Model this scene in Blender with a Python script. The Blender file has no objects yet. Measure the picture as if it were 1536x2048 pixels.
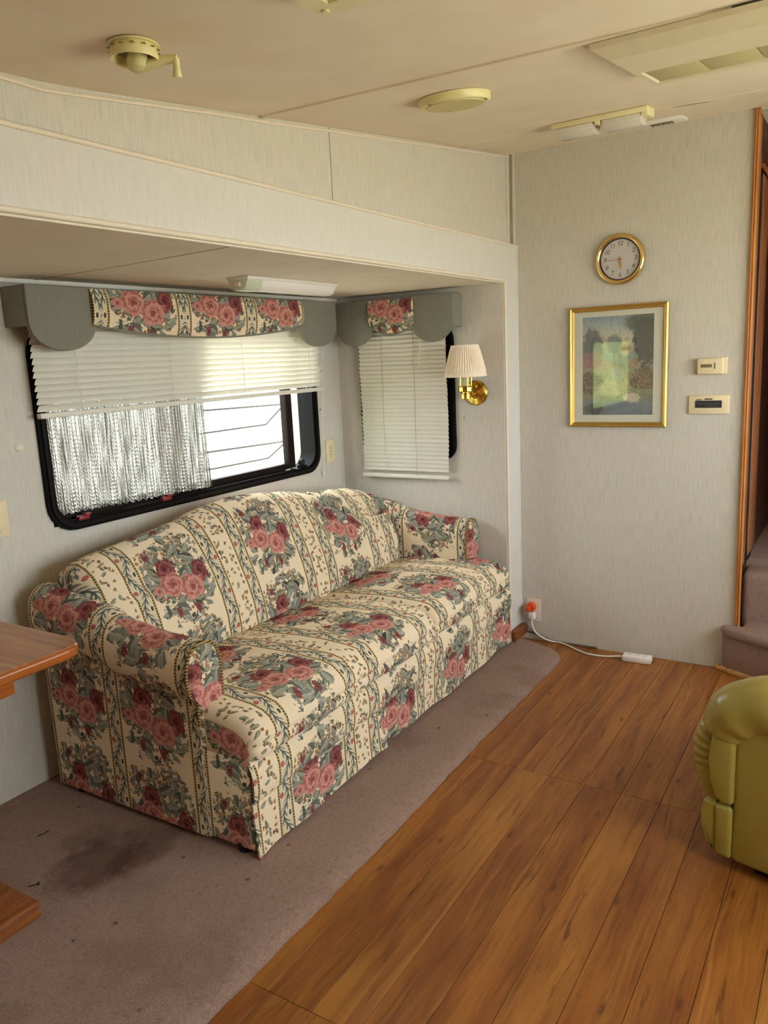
import bpy, bmesh, math, random
from mathutils import Vector, Matrix
random.seed(7)
scene = bpy.context.scene
col = scene.collection

# ------------------------------------------------------------------ camera
yaw, pitch, roll, FPX = 0.56287812, 0.19355311, 0.04770054, 1570.0
fw = Vector((math.cos(yaw)*math.cos(pitch), math.sin(yaw)*math.cos(pitch), -math.sin(pitch)))
rt = Vector((math.sin(yaw), -math.cos(yaw), 0))
dn = fw.cross(rt)
r2 = math.cos(roll)*rt + math.sin(roll)*dn
d2 = -math.sin(roll)*rt + math.cos(roll)*dn
cam_data = bpy.data.cameras.new('camera')
cam_data.sensor_fit = 'HORIZONTAL'
cam_data.sensor_width = 36.0
cam_data.lens = FPX/1536*36.0
cam_data.clip_start = 0.05
cam = bpy.data.objects.new('camera', cam_data)
col.objects.link(cam)
mw = Matrix((r2, -d2, -fw)).transposed().to_4x4()
mw.translation = Vector((0, 0, 1.40))
cam.matrix_world = mw
scene.camera = cam

# ------------------------------------------------------------------ world and light
SKY_STRENGTH = 9.0
world = bpy.data.worlds.new('world')
scene.world = world
world.use_nodes = True
bg = world.node_tree.nodes['Background']
bg.inputs['Color'].default_value = (0.91, 0.965, 1.0, 1)
bg.inputs['Strength'].default_value = SKY_STRENGTH

def portal(name, loc, rot, sx, sy):
    l = bpy.data.lights.new(name, 'AREA')
    l.shape = 'RECTANGLE'; l.size = sx; l.size_y = sy
    l.cycles.is_portal = True
    o = bpy.data.objects.new(name, l); col.objects.link(o)
    o.location = loc; o.rotation_euler = rot
    return o
H90 = math.pi/2
portal('daylight_sofa_window', (2.36, 2.46, 1.2), (-H90, 0, 0), 1.5, 0.75)
portal('daylight_dinette_window', (-1.39, 2.46, 1.13), (-H90, 0, 0), 1.7, 0.75)
portal('daylight_added_window', (2.05, -1.10, 1.25), (H90, 0, 0), 2.6, 1.15)  # portal for the added side window, out of view

sun = bpy.data.lights.new('sun', 'SUN'); sun.energy = 12.0; sun.angle = 0.01; sun.color = (1.0, 0.95, 0.87)
so = bpy.data.objects.new('sun', sun); col.objects.link(so)
so.rotation_euler = (0, math.radians(-38), 0)      # high sun from behind the coach; no window faces it

scene.view_settings.view_transform = 'Standard'
scene.view_settings.look = 'None'
scene.view_settings.exposure = 0.4
scene.view_settings.gamma = 1.0
scene.view_settings.use_curve_mapping = False
scene.cycles.use_denoising = True
scene.cycles.use_adaptive_sampling = True
scene.cycles.adaptive_threshold = 0.08
scene.cycles.max_bounces = 9
scene.cycles.diffuse_bounces = 6
scene.cycles.transparent_max_bounces = 16
scene.cycles.sample_clamp_indirect = 6.0
scene.cycles.caustics_reflective = False
scene.cycles.caustics_refractive = False

# ------------------------------------------------------------------ node helpers
def C(r, g, b):
    f = lambda c: (c/255/12.92) if c/255 <= 0.04045 else ((c/255+0.055)/1.055)**2.4
    return (f(r), f(g), f(b), 1.0)

class T:
    """A material's node tree with short-hands."""
    def __init__(self, name):
        self.m = bpy.data.materials.new(name); self.m.use_nodes = True
        self.t = self.m.node_tree; self.n = self.t.nodes; self.l = self.t.links
        self.b = self.n['Principled BSDF']; self.out = self.n['Material Output']
    def put(self, sock, v):
        if hasattr(v, 'is_linked') or isinstance(v, bpy.types.NodeSocket): self.l.new(v, sock)
        else:
            try: sock.default_value = v
            except Exception: sock.default_value = (v, v, v)
    def math(self, op, a, b=None, c=None, clamp=False):
        n = self.n.new('ShaderNodeMath'); n.operation = op; n.use_clamp = clamp
        for i, v in enumerate((a, b, c)):
            if v is not None: self.put(n.inputs[i], v)
        return n.outputs[0]
    def add(self, a, b): return self.math('ADD', a, b)
    def sub(self, a, b): return self.math('SUBTRACT', a, b)
    def mul(self, a, b): return self.math('MULTIPLY', a, b)
    def div(self, a, b): return self.math('DIVIDE', a, b)
    def mx(self, a, b): return self.math('MAXIMUM', a, b)
    def mn(self, a, b): return self.math('MINIMUM', a, b)
    def step(self, v, e0, e1):
        n = self.n.new('ShaderNodeMapRange'); n.interpolation_type = 'SMOOTHSTEP'; n.clamp = True
        self.put(n.inputs[0], v); n.inputs[1].default_value = e0; n.inputs[2].default_value = e1
        return n.outputs[0]
    def lin(self, v, a0, a1, b0=0.0, b1=1.0):
        n = self.n.new('ShaderNodeMapRange'); n.clamp = True
        self.put(n.inputs[0], v)
        for i, q in enumerate((a0, a1, b0, b1)): n.inputs[i+1].default_value = q
        return n.outputs[0]
    def mix(self, f, a, b, mode='MIX'):
        n = self.n.new('ShaderNodeMix'); n.data_type = 'RGBA'; n.blend_type = mode
        self.put(n.inputs[0], f); self.put(n.inputs[6], a); self.put(n.inputs[7], b)
        return n.outputs[2]
    def coord(self, kind='Object'):
        n = self.n.new('ShaderNodeTexCoord'); return n.outputs[kind]
    def pos(self):
        return self.n.new('ShaderNodeNewGeometry').outputs['Position']
    def rand(self):
        return self.n.new('ShaderNodeObjectInfo').outputs['Random']
    def sep(self, v):
        n = self.n.new('ShaderNodeSeparateXYZ'); self.l.new(v, n.inputs[0]); return n.outputs
    def comb(self, x=0.0, y=0.0, z=0.0):
        n = self.n.new('ShaderNodeCombineXYZ')
        for i, v in enumerate((x, y, z)): self.put(n.inputs[i], v)
        return n.outputs[0]
    def scale(self, v, s):
        n = self.n.new('ShaderNodeMapping'); self.l.new(v, n.inputs[0]); n.inputs['Scale'].default_value = s
        return n.outputs[0]
    def noise(self, v, s=5.0, d=2.0, r=0.5, dist=0.0, out=0, dim='3D'):
        n = self.n.new('ShaderNodeTexNoise'); n.noise_dimensions = dim
        if v is not None: self.l.new(v, n.inputs['Vector'])
        n.inputs['Scale'].default_value = s; n.inputs['Detail'].default_value = d
        n.inputs['Roughness'].default_value = r; n.inputs['Distortion'].default_value = dist
        return n.outputs[out]
    def voro(self, v, s, dim='2D', feat='F1', rnd=1.0):
        n = self.n.new('ShaderNodeTexVoronoi'); n.voronoi_dimensions = dim; n.feature = feat
        self.l.new(v, n.inputs['Vector']); n.inputs['Scale'].default_value = s
        n.inputs['Randomness'].default_value = rnd
        return n.outputs
    def ramp(self, v, stops):
        n = self.n.new('ShaderNodeValToRGB'); self.put(n.inputs[0], v)
        e = n.color_ramp.elements
        while len(e) < len(stops): e.new(0.5)
        for i, (p, c) in enumerate(stops): e[i].position = p; e[i].color = c
        return n.outputs[0]
    def bump(self, h, strength=0.3, dist=0.01):
        n = self.n.new('ShaderNodeBump'); n.inputs['Strength'].default_value = strength
        n.inputs['Distance'].default_value = dist; self.l.new(h, n.inputs['Height'])
        self.l.new(n.outputs[0], self.b.inputs['Normal']); return n.outputs[0]
    def set(self, color=None, rough=None, metal=None, spec=None, **k):
        if color is not None: self.put(self.b.inputs['Base Color'], color)
        if rough is not None: self.put(self.b.inputs['Roughness'], rough)
        if metal is not None: self.put(self.b.inputs['Metallic'], metal)
        if spec is not None: self.put(self.b.inputs['Specular IOR Level'], spec)
        for a, v in k.items(): self.put(self.b.inputs[a.replace('_', ' ')], v)
        return self.m

def plain(name, rgb, rough=0.5, metal=0.0, spec=0.5, var=0.06, scale=25.0):
    """Procedural material: a colour with slight mottling."""
    t = T(name); n = t.noise(t.coord(), scale, 1)
    c = C(*rgb); lo = tuple(q*(1-var) for q in c[:3])+(1,); hi = tuple(min(1, q*(1+var)) for q in c[:3])+(1,)
    return t.set(t.mix(n, lo, hi), rough, metal, spec)

# ------------------------------------------------------------------ fabric print
P_S, P_T = 0.485, 0.325
def make_fabric():
    t = T('floral_stripe_fabric')
    uv = t.coord('UV')
    su, tv, _ = t.sep(uv)
    wn = t.noise(uv, 38, 2, out=1, dim='2D')
    wr, wg, wb = t.sep(wn)
    s = t.add(su, t.mul(t.sub(wr, 0.5), 0.014)); v = t.add(tv, t.mul(t.sub(wg, 0.5), 0.014))
    sm = t.math('FLOORED_MODULO', su, P_S); vm = t.math('FLOORED_MODULO', tv, P_T)
    sw = t.math('FLOORED_MODULO', s, P_S); vw = t.math('FLOORED_MODULO', v, P_T)
    puv = t.comb(s, v)
    fine = t.noise(uv, 260, 2, dim='2D')
    def ell(cx, cy, rx, ry):           # 1 at the centre, 0 on the ellipse; wraps in t
        dx = t.div(t.sub(sw, cx), rx)
        dy = t.div(t.math('WRAP', t.sub(vw, cy), -P_T/2, P_T/2), ry)
        # WRAP takes (value, max, min)
        return t.sub(1.0, t.add(t.mul(dx, dx), t.mul(dy, dy)))
    cream = t.mix(fine, C(224, 204, 173), C(237, 221, 194))
    c = cream
    wide = t.mul(t.step(sm, 0.066, 0.074), t.step(sm, 0.342, 0.334))
    big = t.add(ell(0.2025, 0.150, 0.158, 0.155), t.mul(t.sub(t.noise(uv, 26, 3, dim='2D'), 0.5), 1.5))
    tail = ell(0.17, 0.045, 0.06, 0.05)
    low = t.add(ell(0.235, 0.270, 0.095, 0.058), t.mul(t.sub(t.noise(uv, 41, 2, dim='2D'), 0.5), 0.9))
    low2 = ell(0.118, 0.250, 0.055, 0.055)
    dens = t.mx(big, t.mx(t.mul(tail, 0.9), t.mul(low, 0.75)))
    narrow = t.mul(t.step(sm, 0.408, 0.414), t.step(sm, 0.482, 0.476))
    # --- small tan florets
    vf = t.voro(puv, 68)
    fr, fg, fb = t.sep(vf['Color'])
    px, py, _ = t.sep(puv); qx, qy, _ = t.sep(vf['Position'])
    ang = t.math('ARCTAN2', t.sub(py, qy), t.sub(px, qx))
    rad = t.add(vf['Distance'], t.mul(t.math('SINE', t.mul(ang, 5)), 0.09))
    dfl = t.mx(t.mx(low, low2), t.mx(t.mul(big, 0.30), t.mul(narrow, 0.20)))
    gate = t.math('LESS_THAN', fr, t.mul(dfl, 1.5))
    fm = t.mul(t.mul(t.step(rad, 0.50, 0.42), gate), t.mx(wide, narrow))
    fcol = t.ramp(fg, [(0.0, C(146, 112, 80)), (0.35, C(182, 150, 112)), (0.6, C(160, 130, 102)), (0.8, C(132, 114, 92)), (1.0, C(156, 102, 92))])
    fcol = t.mix(t.step(vf['Distance'], 0.2, 0.08), fcol, C(110, 70, 48))
    c = t.mix(fm, c, fcol)
    # --- leaves
    def leaves(scale, L, W, density, cols, shift, gmask, base):
        p = t.comb(t.add(s, shift), t.add(v, shift*1.7))
        vo = t.voro(p, scale)
        r_, g_, b_ = t.sep(vo['Color'])
        ax, ay, _ = t.sep(p); bx, by, _ = t.sep(vo['Position'])
        dx = t.mul(t.sub(ax, bx), scale); dy = t.mul(t.sub(ay, by), scale)
        a = t.mul(r_, 6.283)
        ca, sa = t.math('COSINE', a), t.math('SINE', a)
        lx = t.add(t.mul(dx, ca), t.mul(dy, sa)); ly = t.sub(t.mul(dy, ca), t.mul(dx, sa))
        k = t.div(lx, L)
        wdt = t.mul(t.sub(1.0, t.mul(k, k)), t.mul(t.add(1.0, t.mul(k, -0.45)), W))
        aly = t.math('ABSOLUTE', ly)
        m = t.step(t.sub(wdt, aly), 0.0, 0.06)
        m = t.mul(t.mul(m, t.math('LESS_THAN', b_, density)), gmask)
        lc = t.ramp(g_, cols)
        vein = t.step(t.math('ABSOLUTE', t.sub(ly, t.mul(t.math('SINE', t.mul(lx, 22)), 0.012))), 0.045, 0.015)
        side = t.step(ly, -0.02, 0.06)
        lc = t.mix(t.mul(side, 0.35), lc, C(196, 196, 180))
        lc = t.mix(t.mul(vein, 0.55), lc, C(214, 206, 184))
        rim = t.step(t.sub(wdt, aly), 0.10, 0.04)
        lc = t.mix(t.mul(rim, 0.45), lc, C(66, 70, 66))
        return t.mix(m, base, lc)
    slate = [(0.0, C(66, 68, 64)), (0.3, C(112, 114, 106)), (0.55, C(90, 92, 84)), (0.8, C(136, 138, 128)), (1.0, C(112, 104, 88))]
    olive = [(0.0, C(74, 78, 62)), (0.4, C(106, 110, 88)), (0.7, C(128, 124, 98)), (1.0, C(92, 70, 62))]
    c = leaves(40, 0.62, 0.24, t.mx(t.mul(dens, 0.9), t.mx(t.mul(t.mx(low, low2), 0.9), t.mul(narrow, 0.28))), olive, 3.3, t.mx(wide, narrow), c)
    c = leaves(15, 0.80, 0.045, t.mul(dens, 2.2), [(0.0, C(70, 66, 56)), (1.0, C(110, 104, 84))], 1.9, wide, c)
    c = leaves(17, 0.85, 0.04, t.mul(dens, 1.6), [(0.0, C(150, 146, 126)), (1.0, C(96, 92, 74))], 9.4, wide, c)
    c = leaves(21, 0.62, 0.30, t.mul(dens, 2.4), slate, 0.0, wide, c)
    c = leaves(25, 0.64, 0.30, t.mul(dens, 1.6), olive, 5.1, wide, c)
    c = leaves(18.5, 0.66, 0.33, t.mul(big, 2.8), slate, 7.7, wide, c)
    # --- roses and buds
    edge = t.mul(t.sub(t.noise(uv, 95, 3, dim='2D'), 0.5), 0.55)
    def rose(cx, cy, R, ph, light, mid, dark, base, squash=1.0):
        dx = t.div(t.sub(sw, cx), R)
        dy = t.div(t.math('WRAP', t.sub(vw, cy), P_T/2, -P_T/2), R*squash)
        r = t.add(t.math('SQRT', t.add(t.mul(dx, dx), t.mul(dy, dy))), edge)
        th = t.math('ARCTAN2', dy, dx)
        out = t.add(r, t.mul(t.math('SINE', t.add(t.mul(th, 5), ph)), 0.10))
        m = t.step(out, 1.0, 0.93)
        sp = t.math('FRACT', t.add(t.mul(r, 2.1), t.mul(th, 0.159)))
        pc = t.ramp(sp, [(0.0, dark), (0.16, mid), (0.62, light), (0.9, mid), (1.0, dark)])
        pc = t.mix(t.step(r, 0.34, 0.10), pc, dark)
        return t.mix(t.mul(m, wide), base, pc)
    pk = (C(208, 154, 140), C(186, 122, 112), C(140, 82, 78))
    rd = (C(156, 96, 90), C(126, 70, 68), C(88, 48, 50))
    c = rose(0.165, 0.200, 0.038, 0.4, *rd, c)
    c = rose(0.297, 0.152, 0.033, 1.4, *rd, c, 1.25)
    c = rose(0.100, 0.140, 0.021, 2.0, *pk, c)
    c = rose(0.163, 0.142, 0.050, 0.0, *pk, c, 0.9)
    c = rose(0.240, 0.110, 0.052, 2.6, *pk, c, 0.88)
    c = rose(0.150, 0.048, 0.012, 0.2, *rd, c, 1.7)
    c = rose(0.232, 0.036, 0.011, 1.2, *rd, c, 1.8)
    c = rose(0.118, 0.262, 0.014, 1.9, *rd, c)
    # --- bands
    def band(cx, base, flip):
        d = t.sub(sm, cx); ad = t.math('ABSOLUTE', d)
        b = t.mix(fine, C(206, 192, 164), C(222, 208, 178))
        vo = t.voro(t.comb(t.mul(t.add(su, 1.3), 1.5), tv), 58)
        r_, g_, _b = t.sep(vo['Color'])
        ph = t.mul(tv, 6.2832/0.13)
        stem = t.sub(d, t.mul(t.math('SINE', ph), 0.013*flip))
        dist = t.math('ABSOLUTE', stem)
        frond = t.math('SINE', t.add(t.mul(tv, 290), t.mul(dist, 420)))
        fmask = t.mul(t.step(frond, 0.05, 0.25), t.step(dist, 0.017, 0.011))
        b = t.mix(fmask, b, t.ramp(r_, [(0, C(92, 98, 96)), (0.5, C(128, 132, 128)), (1, C(106, 102, 84))]))
        b = t.mix(t.step(dist, 0.0035, 0.0018), b, C(84, 92, 88))
        vb = t.math('FLOORED_MODULO', tv, 0.13)
        bd = t.math('SQRT', t.add(t.math('POWER', t.math('ABSOLUTE', t.sub(d, -0.014*flip)), 2.0), t.math('POWER', t.math('ABSOLUTE', t.sub(vb, 0.035)), 2.0)))
        b = t.mix(t.step(bd, 0.0098, 0.008), b, t.mix(t.noise(uv, 160, 1, dim='2D'), C(150, 66, 66), C(206, 130, 120)))
        b2d = t.math('SQRT', t.add(t.math('POWER', t.math('ABSOLUTE', t.sub(d, 0.014*flip)), 2.0), t.math('POWER', t.math('ABSOLUTE', t.mul(t.sub(vb, 0.098), 0.55)), 2.0)))
        b = t.mix(t.step(b2d, 0.0095, 0.0075), b, C(226, 210, 180))
        b = t.mix(t.step(b2d, 0.0055, 0.0045), b, C(78, 84, 84))
        # beaded borders
        bl = t.math('ABSOLUTE', t.sub(ad, 0.0275))
        bead = t.math('SINE', t.mul(tv, 6.2832/0.0095))
        gold = t.mix(t.step(bead, -0.2, 0.3), C(92, 74, 46), C(176, 148, 94))
        b = t.mix(t.step(bl, 0.0042, 0.0034), b, gold)
        return b
    # closures: bands and floral ground are separate so that only the one in view is evaluated
    bp = t.n.new('ShaderNodeBump'); bp.inputs['Strength'].default_value = 0.25; bp.inputs['Distance'].default_value = 0.0015
    t.l.new(t.noise(uv, 420, 1, dim='2D'), bp.inputs['Height'])
    def cloth(col_):
        d = t.n.new('ShaderNodeBsdfDiffuse'); t.l.new(col_, d.inputs['Color']); d.inputs['Roughness'].default_value = 0.4
        t.l.new(bp.outputs[0], d.inputs['Normal']); return d.outputs[0]
    def either(f, a, b):
        m = t.n.new('ShaderNodeMixShader'); t.l.new(f, m.inputs[0]); t.l.new(a, m.inputs[1]); t.l.new(b, m.inputs[2]); return m.outputs[0]
    inA = t.math('LESS_THAN', t.math('ABSOLUTE', t.sub(sm, 0.035)), 0.032)
    inB = t.math('LESS_THAN', t.math('ABSOLUTE', t.sub(sm, 0.375)), 0.032)
    sh_ = either(inB, either(inA, cloth(c), cloth(band(0.035, c, 1.0))), cloth(band(0.375, c, -1.0)))
    t.n.remove(t.b); t.l.new(sh_, t.out.inputs[0])
    return t.m

# ------------------------------------------------------------------ geometry helpers
ORIGIN = {}
def worg(o): return ORIGIN.get(o.name, Vector((0, 0, 0))) if o else Vector((0, 0, 0))

def thing(name, loc, label, cat, group=None):
    o = bpy.data.objects.new(name, None); col.objects.link(o)
    o.empty_display_size = 0.05
    o.location = loc; ORIGIN[o.name] = Vector(loc)
    o['label'] = label; o['category'] = cat
    if group: o['group'] = group
    return o

def tag(o, label, cat, group=None):
    o['label'] = label; o['category'] = cat
    if group: o['group'] = group
    return o

def struct(o): o['kind'] = 'structure'; return o

def link(name, me, mat, parent=None, org=None, smooth=False):
    """Mesh given in design coordinates -> object with its own origin, child of parent."""
    xs = [v.co for v in me.vertices]
    if org is None:
        org = Vector(((min(p.x for p in xs)+max(p.x for p in xs))/2, (min(p.y for p in xs)+max(p.y for p in xs))/2, min(p.z for p in xs)))
    org = Vector(org)
    me.transform(Matrix.Translation(-org))
    if mat is not None: me.materials.append(mat)
    if smooth is True:
        for p in me.polygons: p.use_smooth = True
    elif smooth:
        me.shade_flat()
        for p in me.polygons: p.use_smooth = True
        me.set_sharp_from_angle(angle=math.radians(smooth))
    o = bpy.data.objects.new(name, me); col.objects.link(o)
    o.location = org - worg(parent)
    ORIGIN[o.name] = org
    if parent: o.parent = parent
    return o

def from_bm(name, bm, mat, parent=None, smooth=False, org=None):
    bmesh.ops.recalc_face_normals(bm, faces=bm.faces)
    me = bpy.data.meshes.new(name); bm.to_mesh(me); bm.free()
    return link(name, me, mat, parent, org, smooth)

def bm_box(bm, lo, hi, bevel=0.0, seg=2, rot=None, pivot=None):
    lo, hi = Vector(lo), Vector(hi)
    r = bmesh.ops.create_cube(bm, size=1.0)
    vs = r['verts']
    for v in vs: v.co = Vector([(lo[i]+hi[i])/2 + v.co[i]*(hi[i]-lo[i]) for i in range(3)])
    if bevel > 0:
        es = list({e for v in vs for e in v.link_edges})
        rr = bmesh.ops.bevel(bm, geom=es, offset=bevel, segments=seg, profile=0.5, affect='EDGES')
        vs = list({v for f in rr['faces'] for v in f.verts} | {v for v in vs if v.is_valid})
    if rot is not None:
        bmesh.ops.rotate(bm, verts=vs, cent=pivot if pivot is not None else (lo+hi)/2, matrix=rot)
    return vs

def box(name, lo, hi, mat, parent=None, bevel=0.0, seg=2, rot=None, pivot=None, smooth=None):
    bm = bmesh.new(); bm_box(bm, lo, hi, bevel, seg, rot, pivot)
    return from_bm(name, bm, mat, parent, (40 if bevel else False) if smooth is None else smooth)

def boxes(name, lst, mat, parent=None, bevel=0.0):
    bm = bmesh.new()
    for lo, hi in lst: bm_box(bm, lo, hi, bevel)
    return from_bm(name, bm, mat, parent, 40 if bevel else False)

def prism_bm(bm, pts, axis, a, b):
    """Polygon pts (2-D) extruded from a to b along axis; 2-D axes are the other two in order x,y,z."""
    def p3(p, d):
        q = list(p); q.insert(axis, d); return q
    A = [bm.verts.new(p3(p, a)) for p in pts]; B = [bm.verts.new(p3(p, b)) for p in pts]
    n = len(pts)
    for i in range(n): bm.faces.new((A[i], A[(i+1) % n], B[(i+1) % n], B[i]))
    bm.faces.new(A); bm.faces.new(B[::-1])
    return A+B

def prism(name, pts, axis, a, b, mat, parent=None, bevel=0.0, smooth=None, seg=2):
    bm = bmesh.new(); prism_bm(bm, pts, axis, a, b)
    if bevel:
        bmesh.ops.recalc_face_normals(bm, faces=bm.faces)
        es = [e for e in bm.edges if len(e.link_faces) == 2 and e.calc_face_angle(0) > 0.9]
        bmesh.ops.bevel(bm, geom=es, offset=bevel, segments=seg, profile=0.5, affect='EDGES')
    return from_bm(name, bm, mat, parent, 40 if smooth is None else smooth)

def ring_prism(name, outer, inner, axis, a, b, mat, parent=None, smooth=40):
    """Frame: outer and inner outlines with the same number of points."""
    bm = bmesh.new(); n = len(outer)
    def p3(p, d):
        q = list(p); q.insert(axis, d); return q
    L = [[bm.verts.new(p3(p, d)) for p in pts] for pts, d in ((outer, a), (outer, b), (inner, b), (inner, a))]
    for k in range(4):
        A, B = L[k], L[(k+1) % 4]
        for i in range(n): bm.faces.new((A[i], A[(i+1) % n], B[(i+1) % n], B[i]))
    return from_bm(name, bm, mat, parent, smooth)

def rrect(x0, x1, z0, z1, r, n=6):
    pts = []
    for cx, cz, a0 in ((x1-r, z1-r, 0), (x0+r, z1-r, 90), (x0+r, z0+r, 180), (x1-r, z0+r, 270)):
        for i in range(n+1):
            a = math.radians(a0 + 90*i/n); pts.append((cx+r*math.cos(a), cz+r*math.sin(a)))
    return pts

def tube_bm(bm, pts, r, seg=8, cap=True):
    pts = [Vector(p) for p in pts]; rings = []
    rad = r if isinstance(r, (list, tuple)) else [r]*len(pts)
    up = Vector((0, 0, 1))
    prev = None
    for i, p in enumerate(pts):
        d = (pts[min(i+1, len(pts)-1)] - pts[max(i-1, 0)]).normalized()
        if prev is None:
            a = up if abs(d.dot(up)) < 0.9 else Vector((1, 0, 0))
            u = d.cross(a).normalized()
        else:
            u = (prev - d*prev.dot(d)).normalized()
        prev = u; w = d.cross(u)
        rings.append([bm.verts.new(p + (u*math.cos(2*math.pi*k/seg) + w*math.sin(2*math.pi*k/seg))*rad[i]) for k in range(seg)])
    for A, B in zip(rings, rings[1:]):
        for k in range(seg): bm.faces.new((A[k], A[(k+1) % seg], B[(k+1) % seg], B[k]))
    if cap: bm.faces.new(rings[0][::-1]); bm.faces.new(rings[-1])

def tube(name, pts, r, mat, parent=None, seg=8):
    bm = bmesh.new(); tube_bm(bm, pts, r, seg)
    return from_bm(name, bm, mat, parent, 50)

def smooth_path(pts, n=6):
    pts = [Vector(p) for p in pts]; out = []
    P = [pts[0]]+pts+[pts[-1]]
    for i in range(1, len(P)-2):
        for k in range(n):
            t = k/n; a, b, c, d = P[i-1], P[i], P[i+1], P[i+2]
            out.append(0.5*((2*b)+(c-a)*t+(2*a-5*b+4*c-d)*t*t+(3*b-a-3*c+d)*t**3))
    out.append(pts[-1]); return out

def lathe_bm(bm, prof, center, axis=2, seg=32, sign=1, close=True):
    """prof: (radius, height) pairs along axis from center."""
    c = Vector(center); rings = []
    i, j = [k for k in range(3) if k != axis]
    for r, h in prof:
        ring = []
        for k in range(seg):
            a = 2*math.pi*k/seg; p = c.copy(); p[axis] += sign*h; p[i] += r*math.cos(a); p[j] += r*math.sin(a)
            ring.append(bm.verts.new(p))
        rings.append(ring)
    for A, B in zip(rings, rings[1:]):
        for k in range(seg): bm.faces.new((A[k], A[(k+1) % seg], B[(k+1) % seg], B[k]))
    if close: bm.faces.new(rings[0]); bm.faces.new(rings[-1])

def lathe(name, prof, center, mat, parent=None, axis=2, seg=32, sign=1, smooth=40, close=True):
    bm = bmesh.new(); lathe_bm(bm, prof, center, axis, seg, sign, close)
    return from_bm(name, bm, mat, parent, smooth)

def grid_mesh(name, rows, mat, parent=None, uv=None, smooth=60, close_u=False, caps=False, cap_uv=None):
    """rows[i][j] -> points; uv[i][j] -> (s,t) per corner, or uv(i,j,corner)."""
    nr, nc = len(rows), len(rows[0])
    verts = [tuple(p) for r in rows for p in r]
    faces, fuv = [], []
    last = nc if close_u else nc-1
    for i in range(nr-1):
        for j in range(last):
            j2 = (j+1) % nc
            faces.append((i*nc+j, i*nc+j2, (i+1)*nc+j2, (i+1)*nc+j))
            if uv: fuv.append((uv(i, j, i, j), uv(i, j+1, i, j), uv(i+1, j+1, i, j), uv(i+1, j, i, j)))
    if caps:
        faces.append(tuple(range(nc))[::-1]); faces.append(tuple((nr-1)*nc+j for j in range(nc)))
        if uv and cap_uv:
            fuv.append(tuple(cap_uv(rows[0][j]) for j in range(nc))[::-1]); fuv.append(tuple(cap_uv(rows[-1][j]) for j in range(nc)))
        elif uv:
            fuv.append(tuple(uv(0, j, 0, j) for j in range(nc))[::-1]); fuv.append(tuple(uv(nr-1, j, nr-2, j) for j in range(nc)))
    me = bpy.data.meshes.new(name); me.from_pydata(verts, [], faces)
    if uv:
        L = me.uv_layers.new(name='UVMap'); k = 0
        for f in fuv:
            for q in f: L.data[k].uv = q; k += 1
    me.update()
    bm = bmesh.new(); bm.from_mesh(me); bmesh.ops.recalc_face_normals(bm, faces=bm.faces); bm.to_mesh(me); bm.free()
    return link(name, me, mat, parent, None, smooth)

def project_uv(o, fn):
    """Planar UVs: fn(world-design point, normal) -> (s,t)."""
    me = o.data; L = me.uv_layers.new(name='UVMap') if not me.uv_layers else me.uv_layers[0]
    org = ORIGIN[o.name]
    for p in me.polygons:
        for li in p.loop_indices:
            L.data[li].uv = fn(me.vertices[me.loops[li].vertex_index].co + org, p.normal)

def interp(x, tab):
    if x <= tab[0][0]: return tab[0][1]
    for (a, b), (c, d) in zip(tab, tab[1:]):
        if x <= c:
            k = (x-a)/(c-a); k = k*k*(3-2*k)*0.5 + k*0.5; return b+(d-b)*k
    return tab[-1][1]

# ------------------------------------------------------------------ materials
def wallpaper(name, base, cool, warm, amount=1.0):
    t = T(name); p = t.pos(); x, y, z = t.sep(p)
    h = t.add(t.mul(x, 1.0), t.mul(y, 1.0))
    v = t.comb(t.mul(h, 210), 0.0, t.mul(z, 13))
    v2 = t.comb(t.mul(h, 120), 4.0, t.mul(z, 8))
    n1 = t.step(t.noise(v, 1.0, 2, 0.6), 0.40, 0.66)
    n2 = t.step(t.noise(v2, 1.0, 2, 0.6), 0.42, 0.68)
    n3 = t.noise(t.comb(t.mul(h, 30), 9.0, t.mul(z, 2)), 1.0, 1)
    c = t.mix(t.mul(n1, 0.50*amount), base, cool)
    c = t.mix(t.mul(n2, 0.45*amount), c, warm)
    c = t.mix(t.mul(n3, 0.20), c, C(204, 206, 190))
    return t.set(c, 0.62, 0, 0.3)
M_WALL = wallpaper('wallpaper_sage', C(208, 201, 190), C(172, 177, 168), C(210, 190, 176))
M_WALL_PALE = wallpaper('wallpaper_pale', C(214, 209, 203), C(190, 194, 190), C(212, 198, 190), 0.8)

def ceil_mat(name, a, b):
    t = T(name); p = t.pos()
    n = t.noise(p, 7, 1)
    return t.set(t.mix(t.lin(n, .3, .7), a, b), 0.75, 0, 0.25)
M_CEIL = ceil_mat('ceiling_vinyl', C(228, 212, 190), C(233, 219, 198))
M_SLIDE_CEIL = ceil_mat('slide_ceiling_vinyl', C(224, 212, 194), C(230, 219, 203))

def wood(name, dark, light, red, axis, rough=0.35, scale=1.0, ring=1.0):
    t = T(name); p = t.pos(); x, y, z = t.sep(p)
    q = [x, y, z]; r = t.rand()
    sc = [t.mul(q[i], (2.2 if i == axis else 34.0)*scale) for i in range(3)]
    sc[axis] = t.add(sc[axis], t.mul(r, 40))
    v = t.comb(*sc)
    n = t.noise(v, 1.0, 5, 0.6, 0.6)
    g = t.noise(v, 3.5, 3, 0.6)
    c = t.ramp(n, [(0.28, dark), (0.5, red), (0.72, light)])
    c = t.mix(t.mul(t.step(g, 0.52, 0.75), 0.4), c, dark)
    return t.set(c, rough, 0, 0.5)
M_OAK = wood('honey_oak', C(150, 88, 38), C(222, 158, 92), C(198, 128, 66), 2, 0.28)
M_OAK_X = wood('honey_oak_table', C(136, 84, 48), C(186, 132, 86), C(166, 108, 66), 1, 0.25)
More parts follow.
